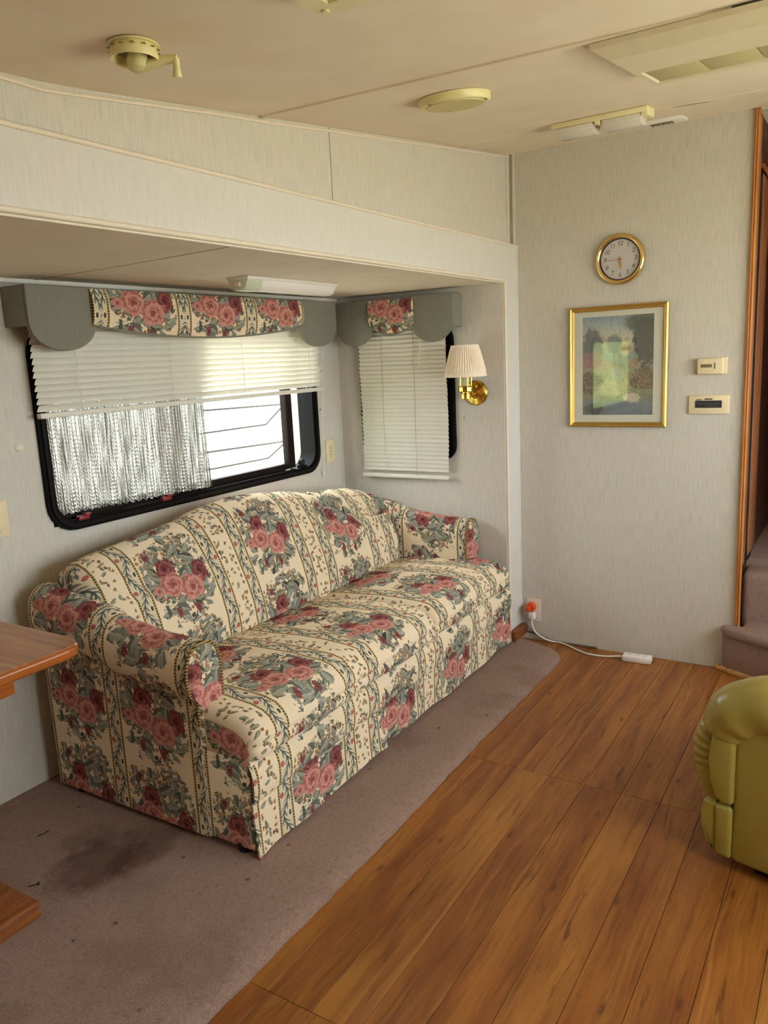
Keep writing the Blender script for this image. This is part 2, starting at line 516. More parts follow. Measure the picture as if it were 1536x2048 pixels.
M_OAK_EDGE = wood('oak_table_edge', C(126, 66, 24), C(184, 112, 54), C(160, 88, 38), 0, 0.2)
M_DARK_WOOD = wood('dark_hall_wood', C(48, 24, 14), C(92, 52, 32), C(70, 36, 22), 2, 0.4)
M_DOOR_WOOD = wood('door_edge_wood', C(110, 64, 38), C(184, 122, 80), C(156, 96, 60), 2, 0.4)
M_BLOCK = wood('stained_pine', C(96, 48, 18), C(164, 100, 50), C(136, 76, 34), 0, 0.5, 1.5)
M_PINE = wood('raw_pine', C(168, 118, 66), C(216, 172, 116), C(200, 150, 92), 1, 0.6, 1.5)

def plank_mat():
    t = T('laminate_plank'); p = t.pos(); x, y, z = t.sep(p); r = t.rand()
    off = t.mul(r, 37.0)
    wn = t.noise(t.comb(t.add(t.mul(x, 3.0), off), t.mul(y, 9), off), 1.0, 2, out=0)
    yy = t.add(y, t.mul(t.sub(wn, 0.5), 0.05))
    v = t.comb(t.add(t.mul(x, 1.5), off), t.mul(yy, 17), off)
    fine = t.comb(t.add(t.mul(x, 5), off), t.mul(yy, 95), off)
    n = t.noise(v, 1.0, 6, 0.62, 0.5); g = t.noise(fine, 1.0, 4, 0.65)
    c = t.ramp(n, [(0.24, C(106, 60, 24)), (0.40, C(136, 82, 36)), (0.54, C(156, 98, 44)), (0.74, C(174, 116, 56))])
    bl = t.noise(t.comb(t.add(t.mul(x, 2.2), off), t.mul(y, 10), off), 1.0, 3, 0.6)
    c = t.mix(t.mul(t.step(bl, 0.42, 0.68), 0.55), c, C(176, 120, 52))
    c = t.mix(t.mul(t.step(bl, 0.50, 0.30), 0.5), c, C(122, 66, 32))
    tone = t.mix(r, C(232, 214, 200), C(255, 255, 248))
    c = t.mix(0.8, c, t.mix(1.0, c, tone, 'MULTIPLY'))
    c = t.mix(t.mul(t.step(g, 0.46, 0.74), 0.50), c, C(92, 48, 18))
    ll = t.noise(t.comb(t.add(t.mul(x, 0.8), off), t.mul(yy, 60), off), 1.0, 4, 0.6)
    c = t.mix(t.mul(t.step(ll, 0.52, 0.70), 0.35), c, C(190, 128, 62))
    streak = t.noise(t.comb(t.add(t.mul(x, 3.2), t.add(off, 5.0)), t.mul(yy, 38), off), 1.0, 6, 0.72, 1.1)
    c = t.mix(t.mul(t.step(streak, 0.565, 0.68), 0.66), c, C(66, 34, 14))
    kn = t.voro(t.comb(t.add(t.mul(x, 1.7), off), t.mul(y, 5.5), 0.0), 1.0)
    c = t.mix(t.mul(t.step(kn['Distance'], 0.05, 0.015), 0.6), c, C(70, 36, 18))
    return t.set(c, t.lin(g, 0.3, 0.7, 0.34, 0.46), 0, 0.45)
M_PLANK = plank_mat()

def carpet(name, a, b, stain=True):
    t = T(name); p = t.pos()
    f = t.noise(p, 420, 2, 0.7); m = t.noise(p, 60, 4, 0.65); l = t.noise(p, 3.2, 3, 0.55)
    c = t.mix(f, a, b)
    c = t.mix(t.mul(t.step(m, 0.5, 0.75), 0.35), c, C(112, 82, 68))
    c = t.mix(t.lin(t.noise(p, 190, 3, 0.75), 0.35, 0.65, 0.0, 0.45), c, C(126, 98, 88))
    if stain:
        c = t.mix(t.mul(t.step(l, 0.5, 0.68), 0.30), c, C(124, 90, 74))
        x, y, z = t.sep(p)
        for cx, cy, rx, ry, k in ((1.24, 1.80, 0.17, 0.12, 0.62), (1.34, 1.72, 0.14, 0.07, 0.5), (1.30, 1.92, 0.10, 0.08, 0.35)):
            e = t.add(t.math('POWER', t.math('ABSOLUTE', t.div(t.sub(x, cx), rx)), 2.0), t.math('POWER', t.math('ABSOLUTE', t.div(t.sub(y, cy), ry)), 2.0))
            e = t.add(e, t.mul(t.sub(t.noise(p, 16, 4, 0.7), 0.5), 2.2))
            c = t.mix(t.mul(t.step(e, 1.25, 0.1), k), c, C(94, 64, 52))
        sp = t.voro(p, 11, '3D')
        sr, sg, sb = t.sep(sp['Color'])
        c = t.mix(t.mul(t.mul(t.step(sp['Distance'], 0.10, 0.05), t.math('LESS_THAN', sr, 0.4)), 0.6), c, C(62, 52, 42))
    t.bump(t.add(f, t.mul(m, 0.8)), 0.9, 0.008)
    return t.set(c, 0.95, 0, 0.05)
M_CARPET = carpet('mauve_carpet', C(148, 119, 107), C(226, 193, 176))
M_CARPET_STAIR = carpet('stair_carpet', C(160, 128, 116), C(212, 180, 166), False)

M_TRIM = plain('cream_trim', (226, 213, 194), 0.5)
M_IVORY = plain('ivory_plastic', (232, 222, 176), 0.4)
M_YELLOWED = plain('yellowed_plastic', (228, 218, 160), 0.38)
M_ALMOND = plain('almond_plate', (228, 210, 172), 0.4)
M_WHITE = plain('white_plastic', (232, 228, 220), 0.4)
M_BLACKFRAME = plain('black_window_frame', (9, 8, 8), 0.6, spec=0.1)
M_BROWNFRAME = plain('bronze_window_sash', (26, 17, 14), 0.55, spec=0.12)
M_BLACK = plain('black_rubber', (14, 13, 13), 0.6)
M_DARKGAP = plain('dark_gap', (10, 8, 7), 0.8)
M_BRASS = plain('polished_brass', (214, 170, 74), 0.18, 1.0, var=0.03)
M_GOLD = plain('gold_frame', (200, 164, 88), 0.34, 0.85, var=0.05)
M_GOLD_PALE = plain('pale_gold_rim', (232, 200, 130), 0.2, 0.95, var=0.02)
M_PLUG_ORANGE = plain('orange_plug', (222, 78, 26), 0.35)
M_CORD_GREY = plain('grey_cord', (112, 106, 98), 0.5)
M_CORD_WHITE = plain('white_cord', (226, 220, 210), 0.5)
M_RED = plain('red_clip', (130, 32, 36), 0.4)
M_GREY_FAB = None
def grey_fabric():
    t = T('grey_valance_fabric'); p = t.pos(); x, y, z = t.sep(p)
    n = t.noise(t.comb(t.mul(t.add(x, y), 260), 0.0, t.mul(z, 22)), 1.0, 3)
    c = t.mix(n, C(112, 111, 99), C(142, 139, 125)); t.bump(n, 0.2, 0.001)
    return t.set(c, 0.85, 0, 0.2)
M_GREY_FAB = grey_fabric()
def olive_leather():
    t = T('olive_leather'); p = t.coord()
    n = t.noise(p, 9, 4); f = t.voro(p, 260, '3D')['Distance']; w = t.noise(p, 26, 3)
    c = t.mix(n, C(150, 136, 62), C(174, 156, 80))
    t.bump(t.add(t.mul(f, 0.25), t.mul(w, 0.6)), 0.25, 0.004)
    return t.set(c, 0.25, 0, 0.55)
M_LEATHER = olive_leather()
def blind_mat(name, k):
    t = T(name); n = t.noise(t.coord(), 30, 2)
    c = t.mix(n, C(226, 222, 208), C(236, 232, 220))
    t.set(c, 0.45, 0, 0.4)
    tr = t.n.new('ShaderNodeBsdfTranslucent'); tr.inputs[0].default_value = C(226, 222, 206)
    mx = t.n.new('ShaderNodeMixShader'); mx.inputs[0].default_value = k
    t.l.new(t.b.outputs[0], mx.inputs[1]); t.l.new(tr.outputs[0], mx.inputs[2]); t.l.new(mx.outputs[0], t.out.inputs[0])
    return t.m
M_SLAT = blind_mat('white_slat', 0.10)
M_SLAT_DENSE = blind_mat('white_slat_closed', 0.01)
def glass_mat(name, tint=(0.97, 0.98, 0.97, 1), k=0.05):
    t = T(name)
    for n in (t.b,): t.n.remove(n)
    tr = t.n.new('ShaderNodeBsdfTransparent'); tr.inputs[0].default_value = tint
    gl = t.n.new('ShaderNodeBsdfGlossy'); gl.inputs['Roughness'].default_value = 0.02
    mx = t.n.new('ShaderNodeMixShader'); mx.inputs[0].default_value = k
    t.l.new(tr.outputs[0], mx.inputs[1]); t.l.new(gl.outputs[0], mx.inputs[2]); t.l.new(mx.outputs[0], t.out.inputs[0])
    return t.m
M_GLASS = glass_mat('window_glass')
M_TINT = glass_mat('dark_tinted_glass', (0.03, 0.03, 0.03, 1), 0.04)
M_PICGLASS = glass_mat('picture_glass', (1, 1, 1, 1), 0.05)
def foil_mat():
    t = T('silver_foil_insulation'); p = t.pos(); x, y, z = t.sep(p)
    zig = t.mul(t.math('PINGPONG', t.mul(z, 1.0), 0.007), 0.35)
    br = t.math('SINE', t.mul(t.add(x, zig), 2*math.pi/0.0125))
    n = t.noise(t.comb(t.mul(x, 75), 0, t.mul(z, 3)), 1.0, 4)
    f2 = t.noise(t.comb(t.mul(x, 300), 0, t.mul(z, 260)), 1.0, 2)
    t.bump(t.add(t.mul(br, 0.25), t.add(t.mul(n, 0.8), t.mul(f2, 0.35))), 0.7, 0.004)
    t.set(t.mix(n, C(104, 102, 95), C(172, 170, 162)), 0.28, 1.0)
    tl = t.n.new('ShaderNodeBsdfTranslucent'); tl.inputs[0].default_value = C(225, 222, 214)
    tp = t.n.new('ShaderNodeBsdfTransparent'); tp.inputs[0].default_value = (0.9, 0.9, 0.88, 1)
    m1 = t.n.new('ShaderNodeMixShader'); m1.inputs[0].default_value = 0.02
    t.l.new(t.b.outputs[0], m1.inputs[1]); t.l.new(tl.outputs[0], m1.inputs[2])
    strand = t.step(t.noise(t.comb(t.mul(t.add(x, zig), 190), 0.0, t.mul(z, 5)), 1.0, 3, 0.7), 0.44, 0.70)
    ck = t.math('SINE', t.mul(z, 2*math.pi/0.007))
    f = t.mul(t.mul(strand, t.lin(t.mul(br, ck), -1, 1, 0.12, 1.0)), 0.42)
    m2 = t.n.new('ShaderNodeMixShader'); t.l.new(f, m2.inputs[0])
    t.l.new(m1.outputs[0], m2.inputs[1]); t.l.new(tp.outputs[0], m2.inputs[2]); t.l.new(m2.outputs[0], t.out.inputs[0])
    return t.m
M_FOIL = foil_mat()
M_FABRIC = make_fabric()

# ================================================================== SETTING
FW = 3.505          # far wall
YB = 2.34           # slide-out back wall
YS = 1.465          # main side wall
XE = 3.345          # slide-out end wall
FASC = 1.43         # face of the slide-out fascia
ZC = 1.70           # slide-out ceiling
CF = 0.032          # carpet height
def zceil(x): return 1.971 if x < 1.105 else 1.971 + (x-1.105)*0.12208

# floor: slab with laminate planks laid on it
floor = struct(boxes('floor', [((-3.0, -0.97, -0.06), (3.56, 1.6, -0.012))], M_DARKGAP))
xe = [-3.0, -2.37, -1.20, -0.03, 1.14, 2.31, 3.503]
ye = [0.135 + 0.1195*k for k in range(-9, 13)]
ye = [-0.968] + [y for y in ye if -0.95 < y < 1.46] + [1.462]
cache = {}
for i in range(len(xe)-1):
    for j in range(len(ye)-1):
        L, W = xe[i+1]-xe[i]-0.0014, ye[j+1]-ye[j]-0.0014
        key = (round(L, 3), round(W, 3))
        if key not in cache:
            bm = bmesh.new(); bm_box(bm, (-L/2, -W/2, 0), (L/2, W/2, 0.012), 0.0005, 1)
            me = bpy.data.meshes.new('plank'); bm.to_mesh(me); bm.free(); me.materials.append(M_PLANK); cache[key] = me
        o = bpy.data.objects.new('plank', cache[key]); col.objects.link(o)
        c = Vector(((xe[i]+xe[i+1])/2, (ye[j]+ye[j+1])/2, -0.012))
        o.parent = floor; o.location = c - worg(floor); ORIGIN[o.name] = c

# carpeted slide-out floor with a rolled, slightly wavy lip
pts = [(-2.6, YB), (-2.6, 1.15)]
x = -2.57
while x < 3.26:
    pts.append((x, 1.152 + random.uniform(-0.003, 0.003) + 0.004*math.sin(x*3.1))); x += 0.035
pts += [(3.30, 1.160), (3.335, 1.178), (3.365, 1.205), (3.395, 1.26), (3.43, 1.34), (3.455, 1.40), (3.46, 1.47), (3.345, 1.47), (3.345, YB)]
front = set(range(1, len(pts)-3))
def inset(d):
    out = []
    for i, p in enumerate(pts):
        if i not in front: out.append(p); continue
        if i == 1: out.append((p[0], p[1]+d)); continue
        a, b = Vector(pts[i-1]), Vector(pts[i+1]); t_ = (b-a).normalized(); n_ = Vector((-t_.y, t_.x))
        out.append((p[0]+n_.x*d, p[1]+n_.y*d))
    return out
bm = bmesh.new(); LV = [[bm.verts.new((x, y, z)) for x, y in inset(d)] for d, z in ((0.0, 0.0), (0.0, 0.008), (0.006, 0.016), (0.022, 0.024), (0.05, 0.0295), (0.085, CF))]
for A, B in zip(LV, LV[1:]):
    for i in range(len(pts)): 
        q = (A[i], A[(i+1) % len(pts)], B[(i+1) % len(pts)], B[i])
        try: bm.faces.new(q)
        except ValueError: pass
bm.faces.new(LV[-1]); bm.faces.new(LV[0])
struct(from_bm('floor_carpet', bm, M_CARPET, None, 60))

# ceiling
cp = [(-3.06, 1.971), (0.95, 1.971), (1.02, 1.972), (1.105, 1.976), (1.2, 1.985), (FW+0.05, zceil(FW+0.05)), (FW+0.05, 2.42), (-3.06, 2.42)]
ceiling = struct(prism('ceiling', cp, 1, -1.03, YS+0.05, M_CEIL, smooth=20))
def ceil_strip(name, a, b, w, h, mat=M_CEIL):
    """thin batten lying under the ceiling from a to b (x,y)."""
    a, b = Vector(a+(0,)), Vector(b+(0,)); d = (b-a).normalized(); n = Vector((-d.y, d.x, 0))*w/2
    P4 = [a-n, a+n, b+n, b-n]; bm = bmesh.new()
    lo = [bm.verts.new((p.x, p.y, zceil(p.x)-h)) for p in P4]; hi = [bm.verts.new((p.x, p.y, zceil(p.x)+0.002)) for p in P4]
    bm.faces.new(lo); bm.faces.new(hi)
    for i in range(4): bm.faces.new((lo[i], lo[(i+1) % 4], hi[(i+1) % 4], hi[i]))
    return from_bm(name, bm, mat, ceiling)
ceil_strip('seam_strip', (1.79, 1.463), (1.90, 0.3), 0.022, 0.003)
ceil_strip('seam_strip', (2.985, 1.463), (3.10, 0.2), 0.016, 0.002)

# main side wall above the slide-out, with crown strip, corner bead and a panel joint
wall_left = struct(boxes('wall_left', [((-3.0, YS, 1.72), (FW, YS+0.06, 2.4)), ((-3.06, YS, -0.05), (-2.62, YS+0.06, 1.73))], M_WALL))
pts = [(x, YS-0.004, zceil(x)-0.010 + 0.0015*math.sin(x*9)) for x in [-2.9, 0, 0.9, 1.0, 1.05, 1.105, 1.2, 1.6, 1.85, 2.1, 2.5, 3.0, 3.49]]
struct(tube('trim_1', pts, 0.0045, M_TRIM, None, 6))
struct(box('trim_2', (3.47, 1.458, 1.86), (3.492, 1.467, 2.262), M_WALL_PALE, None, 0.002))
struct(box('trim_3', (FW-0.007, 1.437, 0.0), (FW+0.002, 1.448, 2.262), M_WALL_PALE, None, 0.002))
struct(box('trim_4', (2.11, YS-0.0012, 1.868), (2.1125, YS+0.001, zceil(2.11)), plain('joint_vinyl', (150, 140, 122), 0.7)))  # darker vinyl strip along the panel joint

# slide-out fascia and post with cream edging
fas = prism('trim_5', [(-2.6, 1.716), (3.36, 1.712), (3.36, 0.032), (3.503, 0.032), (3.503, 1.866), (-2.6, 1.866)], 1, FASC, YS+0.002, M_WALL_PALE, None)
struct(fas)
struct(tube('trim_6', [(-2.6, FASC, 1.868), (3.505, FASC, 1.868)], 0.006, M_TRIM, None, 8))
struct(tube('trim_7', [(-2.6, FASC, 1.714), (3.356, FASC, 1.710)], 0.007, M_TRIM, None, 8))
struct(tube('trim_8', [(3.357, FASC, 1.708), (3.357, FASC, 0.075)], 0.007, M_TRIM, None, 8))
struct(tube('trim_9', [(3.500, FASC, 1.866), (3.500, FASC, 0.075)], 0.005, M_WALL_PALE, None, 8))

# slide-out shell
slide_ceiling = struct(boxes('ceiling_slide', [((-2.66, FASC+0.005, ZC), (3.40, 2.42, 1.76))], M_SLIDE_CEIL))
bm = bmesh.new(); tube_bm(bm, [(1.60, 1.44, ZC), (1.635, 1.9, ZC), (1.65, 2.335, ZC)], 0.0022, 6)
from_bm('seam_strip', bm, plain('slide_seam', (206, 192, 172), 0.7), slide_ceiling)
struct(boxes('trim_10', [((-2.6, YB-0.012, ZC-0.014), (XE, YB+0.002, ZC+0.002))], M_WHITE, None, 0.003))
def holed(name, ax, d0, d1, u0, u1, z0, z1, holes, mat):
    """wall slab normal to axis ax between d0..d1, spanning u0..u1, z0..z1, with rectangular holes (u0,u1,z0,z1)."""
    us = sorted({u0, u1} | {h[0] for h in holes} | {h[1] for h in holes}); L = []
    for a, b in zip(us, us[1:]):
        hs = [h for h in holes if h[0] <= a+1e-6 and h[1] >= b-1e-6]
        segs = [(z0, z1)] if not hs else [(z0, hs[0][2]), (hs[0][3], z1)]
        for p, q in segs:
            L.append(((a, d0, p), (b, d1, q)) if ax == 1 else ((d0, a, p), (d1, b, q)))
    return struct(boxes(name, L, mat))
W1 = (1.612, 3.100, 0.888, 1.54); W3 = (-2.2, -0.58, 0.78, 1.47)
wall_back = holed('wall_slide_back', 1, YB, YB+0.08, -2.66, 3.40, -0.05, 1.76, [W1, W3], M_WALL)
W2 = (1.715, 2.175, 0.945, 1.50)
wall_end = holed('wall_slide_end', 0, XE, XE+0.055, YS-0.03, YB, -0.05, ZC, [W2], M_WALL)
struct(boxes('wall_slide_near', [((-2.66, YS, -0.05), (-2.6, YB, ZC))], M_WALL))
W_ADDED = (0.8, 3.3, 0.72, 1.80)  # unseen window added on the right, placed and widened to light the room
holed('wall_right', 1, -1.03, -0.97, -3.06, 3.56, -0.05, 2.42, [W_ADDED], M_WALL)
holed('wall_rear', 0, -3.06, -3.0, -1.03, YS+0.06, -0.05, 2.42, [], M_WALL)
wall_front = struct(boxes('wall_front', [((FW, 0.4425, -0.05), (FW+0.05, YS+0.06, 2.4)), ((FW, -1.03, -0.05), (FW+0.05, -0.38, 2.4)), ((FW, -0.38, 2.255), (FW+0.05, 0.4425, 2.4))], M_WALL))

# doorway to the upper deck: fluted oak casing, pocket gap, door edge, arched header
cas = struct(box('trim_11', (FW-0.014, 0.436, 0.205), (FW+0.002, 0.457, 2.262), M_OAK, None, 0.003))
for k in range(2):
    box('flute', (FW-0.018, 0.4385+k*0.0085, 0.207), (FW-0.012, 0.4440+k*0.0085, 2.258), M_OAK, cas, 0.002)
box('jamb_edge', (FW+0.002, 0.4335, 0.475), (FW+0.036, 0.4425, 2.235), M_DOOR_WOOD, cas, 0.002)
struct(boxes('wall_hall', [((3.545, 0.445, -0.05), (6.2, 0.51, 2.4)), ((3.545, -0.45, -0.05), (6.2, -0.38, 2.4)), ((6.2, -0.45, -0.05), (6.26, 0.51, 2.4))], M_DARK_WOOD))
struct(boxes('ceiling_hall', [((3.555, -0.45, 2.262), (6.26, 0.51, 2.42))], M_CEIL))
struct(box('gap_shade', (3.541, 0.4375, 0.50), (3.645, 0.447, 2.05), M_DARKGAP))  # black slab standing in for the shade inside the pocket gap
pocket = struct(box('door_1', (3.640, 0.4355, 0.475), (3.862, 0.4455, 2.05), M_DOOR_WOOD, None, 0.002))
boxes('roller_guide', [((3.60, 0.4352, 0.458), (3.635, 0.444, 0.50))], M_BLACK, pocket)
boxes('roller_guide', [((3.66, 0.4352, 0.456), (3.76, 0.444, 0.474))], M_BLACK, pocket)
# arched header board
def arch(a): return 1.86 + 0.205*math.sin(a*math.pi/2)**0.8
hp = [(3.56, 2.225), (4.7, 2.10), (4.7, 1.86)] + [(4.7 - k/10*1.14, arch(k/10)) for k in range(11)]
struct(prism('trim_13', hp, 1, 0.4320, 0.4460, M_DARK_WOOD, None, 0.002))
struct(tube('trim_14', [(4.7 - k/10*1.14, 0.430, arch(k/10)) for k in range(11)], 0.009, M_DOOR_WOOD, None, 8))

# outside ground
def gravel():
    t = T('pale_ground'); n = t.noise(t.pos(), 2.5, 4)
    return t.set(t.mix(n, C(176, 172, 150), C(206, 200, 182)), 0.9)
struct(boxes('ground', [((-30, -30, -1.0), (30, 30, -0.9))], gravel()))

# ---------------------------------------------------------------- windows
def rr_of(w, r, g=0.0): return rrect(w[0]-g, w[1]+g, w[2]-g, w[3]+g, r)
win = struct(ring_prism('window_1', rrect(1.590, 3.125, 0.866, 1.562, 0.10), rrect(1.624, 3.080, 0.900, 1.528, 0.075), 1, 2.325, 2.415, M_BLACKFRAME))
ring_prism('gasket', rrect(1.600, 3.113, 0.877, 1.551, 0.092), rrect(1.611, 3.100, 0.888, 1.540, 0.085), 1, 2.318, 2.328, M_BROWNFRAME, win)
sash = boxes('sash', [((2.908, 2.352, 0.905), (2.956, 2.388, 1.525)), ((1.64, 2.352, 0.896), (2.91, 2.388, 0.930)), ((1.64, 2.352, 1.50), (2.91, 2.388, 1.528)), ((1.626, 2.352, 0.92), (1.655, 2.388, 1.51))], M_BROWNFRAME, win, 0.004)
boxes('pane', [((1.65, 2.370, 0.925), (2.912, 2.373, 1.505))], M_GLASS, sash)
boxes('pane', [((2.95, 2.395, 0.902), (3.082, 2.398, 1.528))], M_GLASS, win)
lt = box('latch', (2.965, 2.322, 0.893), (3.005, 2.356, 0.912), M_BLACKFRAME, win, 0.004)
lathe('latch_knob', [(0.0005, 0), (0.015, 0.001), (0.017, 0.006), (0.015, 0.02), (0.0005, 0.022)], (2.985, 2.352, 0.926), M_BLACK, lt, 1, 20, -1)
box('weep_label', (2.872, 2.346, 0.894), (2.905, 2.352, 0.905), M_WHITE, win)
for sx in (1.72, 1.95, 2.2, 2.45, 2.7, 2.92):
    lathe('screw', [(0.0005, 0), (0.004, 0.0005), (0.004, 0.002), (0.0005, 0.0025)], (sx, 2.326, 0.882), M_BLACK, win, 1, 10, -1)

win2 = struct(ring_prism('window_2', rrect(1.682, 2.205, 0.905, 1.54, 0.07), rrect(1.722, 2.168, 0.952, 1.495, 0.05), 0, 3.328, 3.41, M_BLACKFRAME))
boxes('pane', [((3.385, 1.725, 0.955), (3.388, 2.165, 1.492))], M_TINT, win2)
def plain_window(name, ax, d, w, sgn, mull=True):
    o = struct(ring_prism(name, rrect(w[0]-0.03, w[1]+0.03, w[2]-0.03, w[3]+0.03, 0.09), rrect(w[0]+0.02, w[1]-0.02, w[2]+0.02, w[3]-0.02, 0.06), ax, d-0.01*sgn, d+0.075*sgn, M_BLACKFRAME))
    a, b = sorted((d+0.035*sgn, d+0.038*sgn)); m = (w[0]+w[1])/2
    lo = (w[0], a, w[2]) if ax == 1 else (a, w[0], w[2]); hi = (w[1], b, w[3]) if ax == 1 else (b, w[1], w[3])
    boxes('pane', [(lo, hi)], M_GLASS, o)
    lo = (m-0.02, a-0.01, w[2]) if ax == 1 else (a-0.01, m-0.02, w[2]); hi = (m+0.02, b+0.01, w[3]) if ax == 1 else (b+0.01, m+0.02, w[3])
    if mull: boxes('sash', [(lo, hi)], M_BROWNFRAME, o)
plain_window('window_3', 1, YB, W3, 1, False)
plain_window('window_added', 1, -0.97, W_ADDED, -1)

# ---------------------------------------------------------------- steps up to the deck
st = struct(prism('floor_steps', [(3.505, 0.505), (3.465, 0.492), (3.405, 0.37), (3.20, -0.10), (3.20, -0.37), (3.60, -0.37), (3.60, 0.428), (3.505, 0.428)], 2, 0.012, 0.17, M_CARPET_STAIR, None, 0.012))
prism('tread', [(3.503, 0.512), (3.452, 0.496), (3.385, 0.36), (3.18, -0.11), (3.18, -0.37), (3.64, -0.37), (3.64, 0.427), (3.503, 0.427)], 2, 0.158, 0.206, M_CARPET_STAIR, st, 0.02, seg=4)
prism('riser', [(3.575, -0.37), (3.60, -0.37), (3.75, -0.37), (3.75, 0.45), (3.575, 0.45)], 2, 0.10, 0.425, M_CARPET_STAIR, st, 0.035, seg=5)
prism('landing', [(3.70, -0.37), (6.2, -0.37), (6.2, 0.452), (3.70, 0.452)], 2, 0.36, 0.455, M_CARPET_STAIR, st, 0.01)
def nailed(name, a, b, w, h, label):
    d = (Vector(b)-Vector(a)); L = d.length; ang = math.atan2(d.y, d.x)
    bm = bmesh.new(); bm_box(bm, (0, -w, 0), (L, 0, h), 0.005, 2)
    bmesh.ops.rotate(bm, verts=bm.verts, cent=(0, 0, 0), matrix=Matrix.Rotation(ang, 3, 'Z')); bmesh.ops.translate(bm, verts=bm.verts, vec=Vector(a))
    o = from_bm(name, bm, M_PINE, None, 40); tag(o, label, 'wood strip')
    q = Vector(a)+d*(0.35 if L < 0.1 else 0.12); n = Vector((math.sin(ang), -math.cos(ang), 0))
    lathe('nail_hole', [(0.0005, 0), (0.004, 0.0), (0.004, 0.0012), (0.0005, 0.0013)], q + n*w*0.5 + Vector((0, 0, h)), M_BLACK, o, 2, 10)
nailed('wood_strip', (3.500, 0.518, 0.0), (3.470, 0.470, 0.0), 0.02, 0.022, 'short pale pine strip at the corner of the carpeted step')
nailed('wood_strip', (3.467, 0.466, 0.0), (3.36, 0.245, 0.0), 0.022, 0.022, 'long pale pine strip along the foot of the carpeted step')

# ================================================================== SOFA
SX0, SX1 = 1.460, 3.312
sofa = thing('sofa', (SX0, 1.40, CF), 'long rolled-arm sofa in cream floral striped fabric under the sofa window', 'sofa')
def side_s(y, yc):
    """fabric column on the arm side; yc is the middle of the face, deciding the panel."""
    if yc > 1.975: return 0.334 - (y-1.975)
    if yc < 1.553: return 0.072 + (1.553-y)
    return 0.375 - (y-1.585)*(0.34/0.355)
def lin_range(a, b, n): return [a+(b-a)*i/n for i in range(n+1)]
def arm(x_in, x_out, flip):
    """flip=+1 near arm (outer face towards -x), -1 far arm."""
    zt = lambda y: interp(y, [(1.575, 0.640), (1.72, 0.645), (1.86, 0.662), (2.0, 0.700), (2.12, 0.728), (2.24, 0.738)])
    ys = sorted(set(lin_range(1.575, 2.255, 30) + [1.975]))
    w = abs(x_in-x_out)
    def sec(y):
        z = zt(y)
        # (offset inwards from the outer face, height)
        roll = [(0.0, z-0.165), (-0.010, z-0.160), (-0.026, z-0.140), (-0.033, z-0.110), (-0.033, z-0.075), (-0.026, z-0.042), (-0.008, z-0.016), (0.018, z-0.003), (0.044, z), (0.068, z-0.008), (0.088, z-0.026), (w, z-0.058)]
        low = [(0.0, h) for h in (0.050, 0.10, 0.16, 0.22, 0.28, 0.34, 0.40, 0.44)] + [(0.0, z-0.185)]
        inn = [(w+0.003, z-0.12), (w, z-0.2), (w, 0.36), (w, 0.24), (w*0.5, 0.22), (0.05, 0.10), (0.03, 0.050)]
        return low+roll+inn
    rows, tt = [], []
    for k, y in enumerate(ys):
        s = sec(y); d = min(k, 2)
        rows.append([(x_out + flip*o, y, h) for o, h in s])
        acc = [s[0][1]]
        for a, b in zip(s, s[1:]): acc.append(acc[-1] + math.hypot(b[0]-a[0], b[1]-a[1]))
        acc.append(acc[-1]); tt.append(acc)
    def uv(i, j, fi, fj):
        yc = (ys[fi]+ys[fi+1])/2
        return (side_s(ys[i], yc), tt[i][j]-0.27+CF)
    a = grid_mesh('arm', rows, M_FABRIC, sofa, uv, 70, True, True)
    # front panel: the arm outline, slightly domed, with welting round it
    s = sec(1.575); out = [(x_out + flip*o, h) for o, h in s if h > 0.30]
    cx = sum(p[0] for p in out)/len(out)
    bm = bmesh.new()
    A = [bm.verts.new((p[0], 1.574, p[1])) for p in out]; B = [bm.verts.new((cx+(p[0]-cx)*0.80, 1.560, 0.30 + (p[1]-0.30)*0.94)) for p in out]
    n = len(out)
    for i in range(n): bm.faces.new((A[i], A[(i+1) % n], B[(i+1) % n], B[i]))
    bm.faces.new(B)
    f = from_bm('arm_front', bm, M_FABRIC, a, 40)
    project_uv(f, lambda p, nn: (0.232 + (p.x-cx) - 0.02, p.z - 0.36))
    tube('welt', [(p[0], 1.571, p[1]) for p in out if p[1] > 0.38], 0.0048, M_FABRIC, a, 6)
    return a
near_arm = arm(1.560, 1.460, 1)
far_arm = arm(3.212, 3.312, -1)
for a in (near_arm, far_arm):
    for ch in list(a.children):
        if ch.name.startswith('welt'): project_uv(ch, lambda p, nn: (0.009+0.0*p.x, p.z*1.0))

# base: front rail and lower sides between and before the arms
def front_grid(name, x0, x1, prof, s0, n, parent=sofa, wave=None, tback=0.0):
    xs = lin_range(x0, x1, n); acc = [0]
    for a, b in zip(prof, prof[1:]): acc.append(acc[-1]+math.hypot(b[0]-a[0], b[1]-a[1]))
    rows = []
    for x in xs:
        rows.append([(x, p[0] + (wave(x, p[1]) if wave else 0), p[1]) for p in prof])
    return grid_mesh(name, rows, M_FABRIC, parent, lambda i, j, fi, fj: (xs[i]-s0+0.035, prof[0][1]+acc[j]+tback), 60)
body = box('base', (1.4635, 1.402, 0.050), (3.3085, 2.25, 0.33), M_FABRIC, sofa, 0.012)
project_uv(body, lambda p, n: (side_s(p.y, 1.5), p.z-0.27+CF) if abs(n.x) > 0.5 else (p.x-1.55, p.z))
